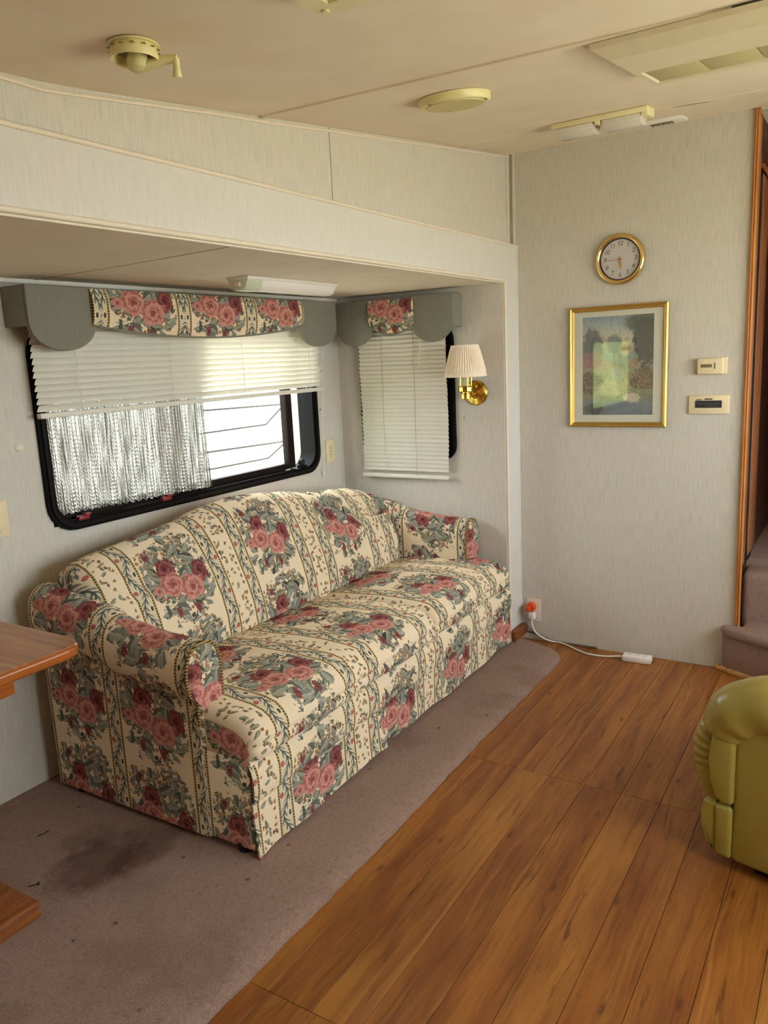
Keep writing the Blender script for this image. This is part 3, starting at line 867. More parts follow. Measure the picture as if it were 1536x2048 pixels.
# front rail, softly padded
rail = [(1.425, 0.318), (1.405, 0.316), (1.394, 0.300), (1.388, 0.275), (1.387, 0.24), (1.391, 0.212), (1.398, 0.198), (1.412, 0.196), (1.425, 0.196)][::-1]
r_ = front_grid('front_rail', 1.4635, 3.307, rail, 1.60, 60, wave=lambda x, z: 0.0025*math.sin(x*23)*(z > 0.2))
# skirt panels with a loose hem
def skirt(x0, x1, ztop, lean, zb0, zb1, flare0, flare1):
    xs = lin_range(x0, x1, max(10, int((x1-x0)/0.03))); zs = lin_range(0, 1, 8); rows = []
    for x in xs:
        k = (x-x0)/(x1-x0); zb = zb0+(zb1-zb0)*k + 0.004*math.sin(k*9)
        fl = flare0*max(0, 1-k*(x1-x0)/0.10)**1.5 + flare1*max(0, 1-(1-k)*(x1-x0)/0.10)**1.5
        row = []
        for h in zs:
            z = zb + (ztop-zb)*h
            y = 1.398 - lean*(1-h) - fl*(1-h)**1.5 - 0.005*math.sin(x*19+1)*(1-h)
            row.append((x, y, z))
        row += [(x, p[1]+0.006, p[2]) for p in row[::-1]]
        rows.append(row)
    return grid_mesh('skirt', rows, M_FABRIC, sofa, lambda i, j, fi, fj: (xs[i]-1.60+0.035, rows[i][j % len(rows[i])][2]), 60, True, True)
skirt(1.4625, 2.150, 0.205, 0.004, CF+0.002, 0.052, 0.010, 0.016)
skirt(2.158, 3.306, 0.205, 0.0, 0.052, 0.046, -0.004, 0.006)
# seat cushions
def cushion(x0, x1, s0, yf, dz):
    prof = [(1.96, 0.325), (1.60, 0.322), (yf+0.05, 0.320), (yf+0.022, 0.322), (yf+0.006, 0.332), (yf-0.002, 0.350), (yf+0.001, 0.362), (yf+0.005, 0.368), (yf+0.001, 0.374), (yf-0.002, 0.388), (yf+0.003, 0.408), (yf+0.018, 0.428), (yf+0.045, 0.443), (yf+0.085, 0.452), (1.55, 0.458), (1.65, 0.457), (1.76, 0.452), (1.86, 0.444), (1.93, 0.436), (1.965, 0.420), (1.97, 0.38)]
    acc = [0]
    for a, b in zip(prof, prof[1:]): acc.append(acc[-1]+math.hypot(b[0]-a[0], b[1]-a[1]))
    xs = [x0, x0+0.004, x0+0.012, x0+0.024, x0+0.04, x0+0.07] + lin_range(x0+0.1, x1-0.1, 26) + [x1-0.07, x1-0.04, x1-0.024, x1-0.012, x1-0.004, x1]
    R = 0.042; rows = []
    for x in xs:
        d = min(x-x0, x1-x); q = max(0, R-d); off = R - math.sqrt(max(0, R*R-q*q))
        crown = 0.010*math.sin(math.pi*(x-x0)/(x1-x0))
        row = []
        for y, z in prof:
            zz = z + dz + (crown if z > 0.43 else 0)
            if z > 0.395: zz -= off*0.9
            elif z < 0.345: zz += off*0.15
            yy = y + (off*0.8 if y < 1.5 else -off*0.3)
            if y < 1.5: yy += 0.004*math.sin(x*13)*(z < 0.44)
            if z > 0.44: zz += 0.003*math.sin(x*21+y*9)*math.sin(y*17)
            row.append((x, yy, zz))
        rows.append(row)
    return grid_mesh('seat_cushion', rows, M_FABRIC, sofa, lambda i, j, fi, fj: (xs[i]-s0+0.035, acc[min(j, len(acc)-1)]-acc[5]+0.27), 60, True, True, lambda p: (side_s(p[1], 1.5), p[2]-0.27+CF))
cushion(1.466, 2.532, 1.58, 1.368, 0.0)
cushion(2.548, 3.298, 2.615, 1.386, -0.004)

# camel back
ZT = [(1.46, 0.790), (1.53, 0.806), (1.63, 0.822), (1.85, 0.842), (1.99, 0.856), (2.09, 0.877), (2.18, 0.888), (2.29, 0.893), (2.41, 0.882), (2.57, 0.862), (2.72, 0.834), (2.85, 0.821), (3.03, 0.800), (3.20, 0.765)]
def bprof(zt):
    return [(2.06, 0.33), (1.945, 0.35), (1.915, 0.40), (1.905, 0.46), (1.914, 0.53), (1.934, 0.60), (1.962, 0.67), (1.994, zt-0.125), (2.022, zt-0.075), (2.052, zt-0.036), (2.088, zt-0.012), (2.130, zt), (2.172, zt-0.008), (2.210, zt-0.030), (2.240, zt-0.075), (2.255, zt-0.17), (2.258, 0.45), (2.255, 0.33)]
X0, X1 = 1.497, 3.215
xs = [X0, X0+0.005, X0+0.014, X0+0.028, X0+0.05, X0+0.08] + lin_range(X0+0.12, X1-0.12, 40) + [X1-0.08, X1-0.05, X1-0.028, X1-0.014, X1-0.005, X1]
rows, tt = [], []
for x in xs:
    pf = bprof(interp(x, ZT)); d = min(x-X0, X1-x); R = 0.055; q = max(0, R-d); off = R-math.sqrt(max(0, R*R-q*q))
    row = []
    for y, z in pf:
        f = 1 if y < 2.13 else -0.6
        bulge = 0.006*math.sin(x*7.3+z*5)
        row.append((x, y + off*f + (bulge if 1.9 < y < 2.0 else 0), z - (off*0.8 if z > 0.7 else 0)))
    rows.append(row); acc = [pf[0][1]]
    for a, b in zip(pf, pf[1:]): acc.append(acc[-1]+math.hypot(b[0]-a[0], b[1]-a[1]))
    acc.append(acc[-1]); tt.append([v-acc[10]+0.325 for v in acc])
back = grid_mesh('backrest', rows, M_FABRIC, sofa, lambda i, j, fi, fj: (xs[i]-1.65+0.035, tt[i][j]), 70, True, True)
for fx, fy in ((1.492, 1.462), (1.492, 2.17), (3.27, 1.47), (3.27, 2.17)):
    lathe('foot', [(0.0005, 0), (0.024, 0.0), (0.030, 0.034), (0.0005, 0.036)], (fx, fy, CF), M_BLACK, sofa, 2, 16)
sofa.rotation_euler.z = math.radians(0.4)

# ================================================================== BLINDS
def slat_mesh(length, w, tilt, axis, mat=None):
    """crowned slat centred on the origin, long axis x or y; the room side tips down."""
    bm = bmesh.new(); n = 5; A, B = [], []
    for k in range(n):
        u = (k/(n-1)-0.5)*w; c = -0.0022*(1-(2*u/w)**2)
        # u: towards the room; c: crown (normal)
        du = u*math.cos(tilt) - c*math.sin(tilt); dz = -u*math.sin(tilt) - c*math.cos(tilt)
        for lst, e in ((A, -length/2), (B, length/2)):
            p = (e, -du, dz) if axis == 0 else (-du, e, dz)
            lst.append(bm.verts.new(p))
    for k in range(n-1): bm.faces.new((A[k], A[k+1], B[k+1], B[k]))
    bm.normal_update(); bmesh.ops.solidify(bm, geom=bm.faces[:], thickness=0.0006)
    bmesh.ops.recalc_face_normals(bm, faces=bm.faces)
    me = bpy.data.meshes.new('slat'); bm.to_mesh(me); bm.free()
    for p in me.polygons: p.use_smooth = True
    me.set_sharp_from_angle(angle=math.radians(40))
    me.materials.append(mat or M_SLAT); return me
def add_slats(root, mesh, places):
    for p, r in places:
        o = bpy.data.objects.new('slat', mesh); col.objects.link(o); o.parent = root
        o.location = Vector(p)-worg(root); o.rotation_euler = r; ORIGIN[o.name] = Vector(p)
b1 = thing('window_blind', (2.35, 2.295, 1.262), 'white slatted blind half raised across the wide sofa window', 'blind')
box('head_rail', (1.575, 2.278, 1.640), (3.125, 2.318, 1.668), M_WHITE, b1, 0.003)
me = slat_mesh(1.54, 0.0262, math.radians(-54), 0)
add_slats(b1, me, [((2.35 + random.uniform(-.002, .002), 2.295, 1.632 - 0.0213*k), (0, random.uniform(-.0012, .0012), random.uniform(-.001, .001))) for k in range(17)])
box('bottom_rail', (1.578, 2.283, 1.258), (3.120, 2.307, 1.275), M_SLAT, b1, 0.003)
for lx in (1.735, 2.155, 2.558, 3.02):
    bm = bmesh.new()
    for dy in (-0.0135, 0.0135): tube_bm(bm, [(lx, 2.295+dy, 1.64), (lx+0.001, 2.295+dy, 1.45), (lx, 2.295+dy, 1.262)], 0.0011, 5)
    from_bm('ladder_cord', bm, M_CORD_WHITE, b1, 60)
pc = tube('pull_cord', [(3.132, 2.285, 1.65), (3.133, 2.29, 1.3), (3.138, 2.32, 1.0), (3.137, 2.325, 0.86)], 0.0016, M_CORD_WHITE, b1, 6)
lathe('tassel', [(0.0005, 0), (0.006, 0.0), (0.004, 0.02), (0.002, 0.026), (0.0005, 0.027)], (3.137, 2.325, 0.838), M_WHITE, pc, 2, 12)

b2 = thing('window_blind', (3.308, 1.95, 0.82), 'closed white slatted blind over the narrow end window beside the wall lamp', 'blind')
box('head_rail', (3.295, 1.70, 1.640), (3.330, 2.19, 1.664), M_WHITE, b2, 0.003)
me = slat_mesh(0.482, 0.0262, math.radians(-66), 1, M_SLAT_DENSE)
pl = []
for k in range(39):
    z = 1.632 - 0.0203*k; sh = 0.004*math.sin(k*0.16) + 0.010*(k/38)**1.5
    pl.append(((3.308, 1.945+sh+random.uniform(-.001, .001), z), (random.uniform(-.002, .002), 0, 0.004*math.sin(k))))
add_slats(b2, me, pl)
box('bottom_rail', (3.296, 1.715, 0.815), (3.320, 2.198, 0.834), M_SLAT, b2, 0.003)
for ly in (2.05, 1.872):
    bm = bmesh.new()
    tube_bm(bm, [(3.2975, ly, 1.64), (3.297, ly+0.004, 1.2), (3.296, ly+0.008, 0.83)], 0.0013, 5)
    from_bm('ladder_cord', bm, plain('aged_cord', (176, 164, 140), 0.8) if ly > 2 else bpy.data.materials['aged_cord'], b2, 60)
tube('tilt_wand', [(3.288, 1.83, 1.60), (3.287, 1.832, 1.34)], 0.003, M_GLASS if False else M_IVORY, b2, 8)

# ================================================================== VALANCES
def lobe_pts(a, b, ztop, zside, zlow, n=14):
    """half-round tongue between a and b."""
    pts = [(a, ztop)]
    c, r = (a+b)/2, abs(b-a)/2
    for k in range(n+1):
        th = math.pi*k/n; pts.append((c - math.cos(th)*(c-a), zside - (zside-zlow)*math.sin(th)**0.9))
    pts.append((b, ztop)); return pts
v1 = thing('valance', (2.35, 2.28, 1.47), 'long upholstered valance with grey end lobes and floral swag over sofa window', 'valance')
box('board', (1.532, 2.232, 1.648), (3.163, YB-0.001, 1.672), M_GREY_FAB, v1, 0.003)
box('return', (1.530, 2.222, 1.548), (1.546, YB-0.001, 1.672), M_GREY_FAB, v1, 0.004)
prism('end_lobe', lobe_pts(1.530, 1.778, 1.672, 1.560, 1.470), 1, 2.214, 2.232, M_GREY_FAB, v1, 0.004)
prism('end_lobe', lobe_pts(2.872, 3.166, 1.672, 1.560, 1.466), 1, 2.214, 2.232, M_GREY_FAB, v1, 0.004)
XS = sorted(set(lin_range(1.762, 2.892, 36) + [1.79+0.375, 1.79+0.75]))
rows = []
for x in XS:
    k = (x-1.762)/1.13; zb = 1.566 - 0.054*math.sin(math.pi*min(1, max(0, k*0.94+0.06)))**0.75 - 0.004*k
    pr = []
    for h in lin_range(0, 1, 6): pr.append((x, 2.212 - 0.014*math.sin(math.pi*h)**0.6, zb + (1.668-zb)*h))
    pr += [(x, 2.232, 1.668), (x, 2.232, zb)]; rows.append(pr)
def v1uv(i, j, fi, fj):
    xc = (XS[fi]+XS[fi+1])/2; base = 1.79 + 0.375*math.floor((xc-1.79)/0.375)
    return (0.035 + (XS[i]-base)*(0.34/0.375), rows[i][j % len(rows[i])][2]-1.485)
sw_ = grid_mesh('swag', rows, M_FABRIC, v1, v1uv, 60, True, True)
tube('welt', [(r[0][0], 2.212, r[0][2]) for r in rows], 0.004, M_GREY_FAB, sw_, 6)

v2 = thing('valance', (3.30, 1.95, 1.465), 'small valance with two grey lobes and rose print centre above the narrow window', 'valance')
box('board', (3.268, 1.640, 1.648), (XE-0.001, 2.275, 1.672), M_GREY_FAB, v2, 0.003)
box('return', (3.252, 1.636, 1.526), (XE-0.001, 1.652, 1.672), M_GREY_FAB, v2, 0.004)
prism('end_lobe', lobe_pts(2.062, 2.276, 1.672, 1.560, 1.462), 0, 3.246, 3.262, M_GREY_FAB, v2, 0.004)
prism('end_lobe', lobe_pts(1.636, 1.852, 1.672, 1.560, 1.462), 0, 3.246, 3.262, M_GREY_FAB, v2, 0.004)
YS2 = lin_range(1.838, 2.078, 14); rows2 = []
for y in YS2:
    k = (y-1.838)/0.24; zb = 1.550 - 0.044*math.sin(math.pi*k)**0.8
    pr = [(3.244 - 0.012*math.sin(math.pi*h)**0.6, y, zb+(1.668-zb)*h) for h in lin_range(0, 1, 6)] + [(3.262, y, 1.668), (3.262, y, zb)]
    rows2.append(pr)
sw2 = grid_mesh('swag', rows2, M_FABRIC, v2, lambda i, j, fi, fj: (0.212+(1.957-YS2[i]), rows2[i][j % len(rows2[i])][2]-1.488), 60, True, True)
tube('welt', [(3.244, r[0][1], r[0][2]) for r in rows2], 0.0035, M_GREY_FAB, sw2, 6)

# ================================================================== FOIL SCREEN AND CLIPS
nx, nz = 220, 24; rows = []
for i in range(nx+1):
    x = 1.630 + (2.362-1.630)*i/nx
    zb = 0.926 - 0.020*(i/nx) + 0.003*math.sin(i*0.7); r = []
    for j in range(nz+1):
        z = zb + (1.515-zb)*j/nz
        r.append((x + 0.004*math.sin(z*9), 2.344 + 0.0035*math.sin(x*430) + 0.006*math.sin(x*17+z*2), z))
    rows.append(r)
tag(grid_mesh('foil_screen', rows, M_FOIL, None, None, True), 'ribbed silver reflective foil covering the left half of the sofa window', 'foil screen')
for cx, lab in ((1.712, 'dark red clip on the window frame below the foil, near the corner'), (2.092, 'dark red clip on the window frame below the middle of the foil')):
    c_ = box('foil_clip', (cx-0.022, 2.306, 0.898), (cx+0.022, 2.326, 0.914), M_RED, None, 0.003)
    tag(c_, lab, 'clip', 'red clips on the window frame')
    box('tab', (cx+0.004, 2.303, 0.911), (cx+0.026, 2.322, 0.920), M_RED, c_, 0.002)

# ================================================================== LIGHTS AND WALL FITTINGS IN THE SLIDE-OUT
t_ = T('frosted_diffuser'); w_ = t_.n.new('ShaderNodeTexWave'); w_.inputs['Scale'].default_value = 90; t_.l.new(t_.coord(), w_.inputs['Vector'])
t_.bump(w_.outputs['Fac'], 0.3, 0.002); M_DIFF = t_.set(t_.mix(w_.outputs['Fac'], C(232, 226, 220), C(244, 240, 236)), 0.35, 0, 0.5)
M_CAP = plain('pale_green_grey_plastic', (196, 202, 178), 0.45)
fl = thing('fluorescent_light', (2.42, 1.915, ZC), 'white fluorescent tube light with pale green end cap on the slide ceiling', 'light')
prism('base', [(1.862, ZC), (1.968, ZC), (1.962, ZC-0.010), (1.868, ZC-0.010)], 0, 2.150, 2.690, M_WHITE, fl, 0.001)
cap = prism('end_cap', [(1.866, ZC-0.001), (1.964, ZC-0.001), (1.950, ZC-0.036), (1.935, ZC-0.046), (1.895, ZC-0.046), (1.880, ZC-0.036)], 0, 2.152, 2.238, M_CAP, fl, 0.004)
box('switch', (2.143, 1.902, ZC-0.032), (2.155, 1.928, ZC-0.018), M_ALMOND, cap, 0.002)
prism('diffuser', [(1.869, ZC-0.004), (1.961, ZC-0.004), (1.945, ZC-0.038), (1.93, ZC-0.044), (1.90, ZC-0.044), (1.885, ZC-0.038)], 0, 2.239, 2.686, M_DIFF, fl, 0.004)

lamp = thing('wall_lamp', (XE, 1.574, 1.222), 'brass wall lamp with pleated cream shade beside the narrow window', 'lamp')
bp = lathe('back_plate', [(0.0005, 0), (0.056, 0.0), (0.057, 0.006), (0.050, 0.011), (0.044, 0.008), (0.024, 0.012), (0.016, 0.020), (0.0005, 0.024)], (XE, 1.574, 1.222), M_BRASS, lamp, 0, 48, -1)
bm = bmesh.new()
for k in range(40):
    a = 2*math.pi*k/40; ca, sa = math.cos(a), math.sin(a)
    tube_bm(bm, [(XE-0.0125, 1.574+ca*0.026, 1.222+sa*0.026), (XE-0.0105, 1.574+ca*0.052, 1.222+sa*0.052)], 0.0019, 5)
rb = from_bm('plate_ribs', bm, M_BRASS, bp, 60); rb['kind'] = 'stuff'
tube('lamp_arm', smooth_path([(XE-0.015, 1.574, 1.222), (XE-0.05, 1.576, 1.214), (XE-0.085, 1.578, 1.208), (XE-0.10, 1.579, 1.222)]), 0.006, M_BRASS, lamp, 10)
LC = (XE-0.10, 1.579)
sk = lathe('socket_cup', [(0.0005, 0), (0.010, 0.0), (0.021, 0.006), (0.022, 0.026), (0.016, 0.029), (0.016, 0.034), (0.031, 0.036), (0.033, 0.040), (0.033, 0.058), (0.030, 0.062), (0.0005, 0.063)], (LC[0], LC[1], 1.196), M_BRASS, lamp, 2, 10, 1, 20)
lathe('candle_sleeve', [(0.0005, 0), (0.013, 0.0), (0.013, 0.06), (0.0005, 0.061)], (LC[0], LC[1], 1.255), M_IVORY, lamp, 2, 16)
bm = bmesh.new()
for k in range(4):
    a = math.pi/4 + k*math.pi/2; tube_bm(bm, [(LC[0]+0.026*math.cos(a), LC[1]+0.026*math.sin(a), 1.25), (LC[0]+0.026*math.cos(a), LC[1]+0.026*math.sin(a), 1.315)], 0.003, 6)
from_bm('shade_support', bm, M_BRASS, lamp, 60)
t_ = T('pleated_shade_cloth'); n_ = t_.noise(t_.coord(), 40, 2); M_SHADE = t_.set(t_.mix(n_, C(240, 222, 198), C(246, 232, 212)), 0.8, 0, 0.2)
bm = bmesh.new(); NP = 96; rings = []
for h, rad in ((0.0, 0.094), (0.010, 0.0925), (0.03, 0.089), (0.07, 0.0785), (0.11, 0.068), (0.126, 0.064), (0.136, 0.062)):
    amp = 0.0 if h in (0.0, 0.136) else (0.0012 if h in (0.010, 0.126) else 0.0026)
    rings.append([bm.verts.new((LC[0]+(rad+amp*(1 if k % 2 else -1))*math.cos(2*math.pi*k/NP), LC[1]+(rad+amp*(1 if k % 2 else -1))*math.sin(2*math.pi*k/NP), 1.302+h)) for k in range(NP)])
for A, B in zip(rings, rings[1:]):
    for k in range(NP): bm.faces.new((A[k], A[(k+1) % NP], B[(k+1) % NP], B[k]))
bm.normal_update(); bmesh.ops.solidify(bm, geom=bm.faces[:], thickness=0.0015)
sh = from_bm('shade', bm, M_SHADE, lamp, 30)
bm = bmesh.new(); lathe_bm(bm, [(0.0955, 0), (0.0965, 0.004), (0.0948, 0.011), (0.0930, 0.011), (0.0930, 0.0)], (LC[0], LC[1], 1.300), 2, 48, 1, False)
from_bm('shade_band', bm, M_SHADE, sh, 60); bm = bmesh.new()
lathe_bm(bm, [(0.0632, 0.0), (0.0640, 0.004), (0.0625, 0.010), (0.0605, 0.010), (0.0605, 0.0)], (LC[0], LC[1], 1.430), 2, 48, 1, False)
from_bm('shade_band', bm, M_SHADE, sh, 60)
lathe('bulb', [(0.0005, 0), (0.012, 0.0), (0.017, 0.02), (0.016, 0.04), (0.008, 0.055), (0.0005, 0.06)], (LC[0], LC[1], 1.316), M_WHITE, lamp, 2, 16)

def outlet(name, ax, d, sgn, u, z, mat, label, group=None, w=0.070, h=0.115):
    def b3(u0, u1, z0, z1, p0, p1):
        a, b = sorted((d+sgn*p0, d+sgn*p1))
        return ((u0, a, z0), (u1, b, z1)) if ax == 1 else ((a, u0, z0), (b, u1, z1))
    o = thing(name, (u, d, z) if ax == 1 else (d, u, z), label, 'outlet', group)
    lo, hi = b3(u-w/2, u+w/2, z-h/2, z+h/2, 0, 0.006); box('plate', lo, hi, mat, o, 0.002)
    for dz in (-0.02, 0.02):
        lo, hi = b3(u-0.015, u+0.015, z+dz-0.013, z+dz+0.013, 0.004, 0.0075); f = box('receptacle', lo, hi, mat, o, 0.003)
        L = [b3(u-0.008, u-0.006, z+dz-0.004, z+dz+0.007, 0.007, 0.0079), b3(u+0.006, u+0.008, z+dz-0.004, z+dz+0.007, 0.007, 0.0079), b3(u-0.0025, u+0.0025, z+dz-0.010, z+dz-0.006, 0.007, 0.0079)]
        boxes('slots', L, M_BLACK, f)
    lo, hi = b3(u-0.003, u+0.003, z-0.003, z+0.003, 0.005, 0.0075); box('screw', lo, hi, M_BRASS, o, 0.001)
    return o
outlet('wall_outlet', 1, YB, -1, 3.220, 0.950, M_ALMOND, 'almond wall outlet between the sofa window and the corner')
sw = thing('light_switch', (1.412, YB, 0.955), 'almond switch plate at the left edge below the sofa window', 'switch')
box('plate', (1.377, YB-0.006, 0.897), (1.449, YB, 1.012), M_ALMOND, sw, 0.002)
box('toggle', (1.407, YB-0.016, 0.945), (1.417, YB-0.004, 0.965), M_ALMOND, sw, 0.002)
box('screw', (1.409, YB-0.008, 0.915), (1.415, YB-0.005, 0.921), M_BRASS, sw, 0.001)
ros = tag(lathe('wall_button', [(0.0005, 0), (0.013, 0.0), (0.013, 0.003), (0.006, 0.007), (0.0005, 0.008)], (1.523, YB, 1.170), M_WHITE, None, 1, 24, -1), 'small clear ribbed button on the wall left of the sofa window', 'button')
bm = bmesh.new()
for k in range(12):
    a = 2*math.pi*k/12; tube_bm(bm, [(1.523+0.004*math.cos(a), YB-0.007, 1.170+0.004*math.sin(a)), (1.523+0.012*math.cos(a), YB-0.004, 1.170+0.012*math.sin(a))], 0.0013, 5)
from_bm('ribs', bm, M_IVORY, ros, 60)['kind'] = 'stuff'
tag(lathe('wall_button', [(0.0005, 0), (0.006, 0.0), (0.006, 0.002), (0.003, 0.006), (0.0005, 0.0065)], (3.160, YB, 1.163), plain('clear_grey_knob', (150, 146, 138), 0.3), None, 1, 16, -1), 'tiny grey knob on the wall right of the sofa window', 'knob')
for sy, sz, lab in ((2.222, 1.124, 'tiny dark screw in the wall left of the narrow blind'), (1.640, 1.108, 'tiny dark screw in the wall under the pleated lamp')):
    tag(lathe('wall_screw', [(0.0005, 0), (0.003, 0.0), (0.003, 0.0015), (0.0005, 0.002)], (XE, sy, sz), plain('dark_screw', (70, 60, 50), 0.4, 0.6) if sy > 2 else bpy.data.materials['dark_screw'], None, 0, 10, -1), lab, 'screw')
blk = box('wood_block', (3.347, 1.398, CF), (3.502, 1.4295, 0.080), M_BLOCK, None, 0.003)
tag(blk, 'brown stained wood block at the foot of the pale post', 'wood block')
lathe('nail_hole', [(0.0005, 0), (0.003, 0.0), (0.003, 0.0008), (0.0005, 0.001)], (3.45, 1.398, 0.06), M_BLACK, blk, 1, 10, -1)

# ================================================================== FAR WALL
# clock
CK = (FW, 0.961, 1.764)
ck = thing('wall_clock', CK, 'round wall clock with shiny gold rim and grey-white dial', 'clock')
lathe('rim', [(0.084, 0.0), (0.103, 0.0), (0.106, 0.010), (0.103, 0.020), (0.096, 0.026), (0.090, 0.024), (0.085, 0.016), (0.084, 0.0)], CK, M_GOLD_PALE, ck, 0, 64, -1, 60, False)
lathe('rim_band', [(0.081, 0.010), (0.086, 0.010), (0.086, 0.0165), (0.0825, 0.0165), (0.081, 0.010)], CK, plain('dark_plum_ring', (40, 26, 34), 0.3), ck, 0, 64, -1, 60, False)
dial = lathe('dial', [(0.0005, 0.0), (0.086, 0.0), (0.086, 0.010), (0.0005, 0.010)], CK, plain('dial_grey', (196, 190, 188), 0.5, var=0.02), ck, 0, 64, -1)
def text_mesh(s, size, spacing=1.0):
    cu = bpy.data.curves.new('txt', 'FONT'); cu.body = s; cu.size = size; cu.align_x = 'CENTER'; cu.align_y = 'CENTER'; cu.extrude = 0.0003
    cu.space_character = spacing; cu.shear = 0.12
    ob = bpy.data.objects.new('txt', cu); col.objects.link(ob)
    bpy.context.view_layer.update()
    dg = bpy.context.evaluated_depsgraph_get()
    me = bpy.data.meshes.new_from_object(ob.evaluated_get(dg)); bpy.data.objects.remove(ob); bpy.data.curves.remove(cu); return me
M_INK = plain('olive_ink', (104, 92, 58), 0.5)
for h in range(1, 13):
    a = math.radians(90 - 30*h); me = text_mesh(str(h), 0.027, 0.85)
    R = Matrix(((0, 0, -1), (-1, 0, 0), (0, 1, 0)))      # text x -> -Y (reader's right), y -> Z, normal -> -X
    me.transform(R.to_4x4()); me.transform(Matrix.Translation((FW-0.0103, CK[1]-0.064*math.cos(a), CK[2]+0.064*math.sin(a))))
    link('numeral', me, M_INK, dial)
def hand(name, ang, L, w, dx, mat):
    a = math.radians(ang); u = Vector((0, -math.sin(a), math.cos(a))); n = Vector((0, math.cos(a), math.sin(a)))
    c = Vector((FW-dx, CK[1], CK[2])); bm = bmesh.new()
    P = [c-u*0.012-n*w*0.6, c+n*w*0-u*0.012+n*w*0.6, c+u*L*0.6+n*w, c+u*L, c+u*L*0.6-n*w]
    A = [bm.verts.new(p) for p in P]; B = [bm.verts.new(p-Vector((0.0008, 0, 0))) for p in P]
    bm.faces.new(A); bm.faces.new(B)
    for i in range(5): bm.faces.new((A[i], A[(i+1) % 5], B[(i+1) % 5], B[i]))
    return from_bm(name, bm, mat, ck)
M_HAND = plain('gilt_hand', (206, 160, 96), 0.35, 0.6)
hand('hour_hand', 172, 0.042, 0.0042, 0.013, M_HAND)
hand('minute_hand', 266, 0.060, 0.0018, 0.0145, M_HAND)
lathe('hub', [(0.0005, 0), (0.0045, 0), (0.004, 0.006), (0.0005, 0.007)], (FW-0.010, CK[1], CK[2]), plain('hub_brown', (150, 84, 40), 0.4), ck, 0, 16, -1)

# framed landscape print
def print_mat():
    t = T('garden_landscape_print'); uv = t.coord('UV'); u, v, _ = t.sep(uv)
    n1 = t.noise(uv, 7, 4, 0.65); n2 = t.noise(uv, 18, 4, 0.7); n3 = t.noise(uv, 46, 3, 0.7)
    c = t.ramp(v, [(0.0, C(84, 94, 104)), (0.10, C(122, 132, 144)), (0.18, C(122, 124, 100)), (0.34, C(178, 172, 120)), (0.48, C(152, 162, 128)), (0.60, C(158, 176, 170)), (0.74, C(220, 210, 174)), (0.88, C(184, 194, 194)), (1.0, C(134, 158, 176))])
    c = t.mix(t.mul(t.step(n2, 0.42, 0.66), 0.45), c, C(86, 92, 62))
    def blob(cx, cy, rx, ry, colr, k=1.0, am=1.6, base=None, nz=n2):
        e = t.add(t.add(t.math('POWER', t.math('ABSOLUTE', t.div(t.sub(u, cx), rx)), 2.0), t.math('POWER', t.math('ABSOLUTE', t.div(t.sub(v, cy), ry)), 2.0)), t.mul(t.sub(nz, 0.5), am))
        return t.mix(t.mul(t.step(e, 1.05, 0.6), k), base, colr)
    c = blob(0.45, 0.72, 0.12, 0.10, C(96, 122, 128), 0.8, 2.2, c)
    c = blob(0.62, 0.66, 0.10, 0.06, C(188, 172, 134), 0.9, 0.8, c)
    c = blob(0.60, 0.625, 0.055, 0.030, C(222, 206, 170), 0.95, 0.5, c)
    c = blob(0.62, 0.668, 0.075, 0.020, C(150, 112, 88), 0.8, 1.6, c)
    c = blob(0.78, 0.52, 0.12, 0.06, C(176, 140, 110), 0.8, 3.0, c, n3)
    c = blob(0.30, 0.50, 0.12, 0.07, C(196, 160, 150), 0.8, 3.2, c, n3)
    c = blob(0.14, 0.70, 0.17, 0.20, C(78, 88, 100), 0.9, 3.0, c)
    c = blob(0.10, 0.56, 0.20, 0.10, C(158, 110, 120), 0.9, 3.0, c)
    c = blob(0.90, 0.80, 0.20, 0.36, C(64, 70, 70), 0.95, 3.0, c)
    c = blob(0.84, 0.93, 0.26, 0.12, C(70, 78, 76), 0.9, 3.4, c, n3)
    c = blob(0.90, 0.36, 0.24, 0.12, C(96, 70, 56), 0.85, 2.6, c)
    c = blob(0.10, 0.33, 0.22, 0.12, C(84, 62, 60), 0.9, 2.6, c)
    c = blob(0.50, 0.42, 0.10, 0.08, C(176, 182, 178), 0.6, 1.6, c)
    c = blob(0.42, 0.26, 0.22, 0.08, C(200, 196, 150), 0.7, 3.2, c, n3)
    c = blob(0.70, 0.17, 0.13, 0.06, C(226, 214, 186), 0.8, 3.0, c, n3)
    c = blob(0.45, 0.05, 0.55, 0.10, C(112, 122, 138), 0.7, 1.8, c)
    c = blob(0.16, 0.06, 0.16, 0.07, C(48, 54, 50), 0.9, 3.0, c, n3)
    fl = t.voro(uv, 42)
    fr, fg, fb = t.sep(fl['Color'])
    c = t.mix(t.mul(t.mul(t.step(fl['Distance'], 0.34, 0.15), t.math('LESS_THAN', fr, 0.28)), t.mul(t.step(v, 0.12, 0.2), t.step(v, 0.62, 0.5))), c, t.ramp(fg, [(0, C(232, 220, 196)), (0.4, C(200, 130, 130)), (0.7, C(222, 206, 120)), (1, C(150, 150, 176))]))
    c = t.mix(t.mul(t.step(n3, 0.55, 0.85), 0.25), c, C(70, 74, 60))
    br = t.noise(uv, 90, 2, 0.7)
    c = t.mix(t.lin(br, 0.3, 0.7, 0.0, 0.35), c, t.mix(n2, C(66, 72, 66), C(226, 220, 190)))
    return t.set(c, 0.6)
FR = (0.756, 1.180, 1.053, 1.576)
pf = thing('framed_picture', (FW, (FR[0]+FR[1])/2, FR[2]), 'gold framed garden landscape print with wide cream mat on the far wall', 'picture')
box('backing', (FW-0.008, FR[0]+0.005, FR[2]+0.005), (FW-0.001, FR[1]-0.005, FR[3]-0.005), M_DARKGAP, pf)
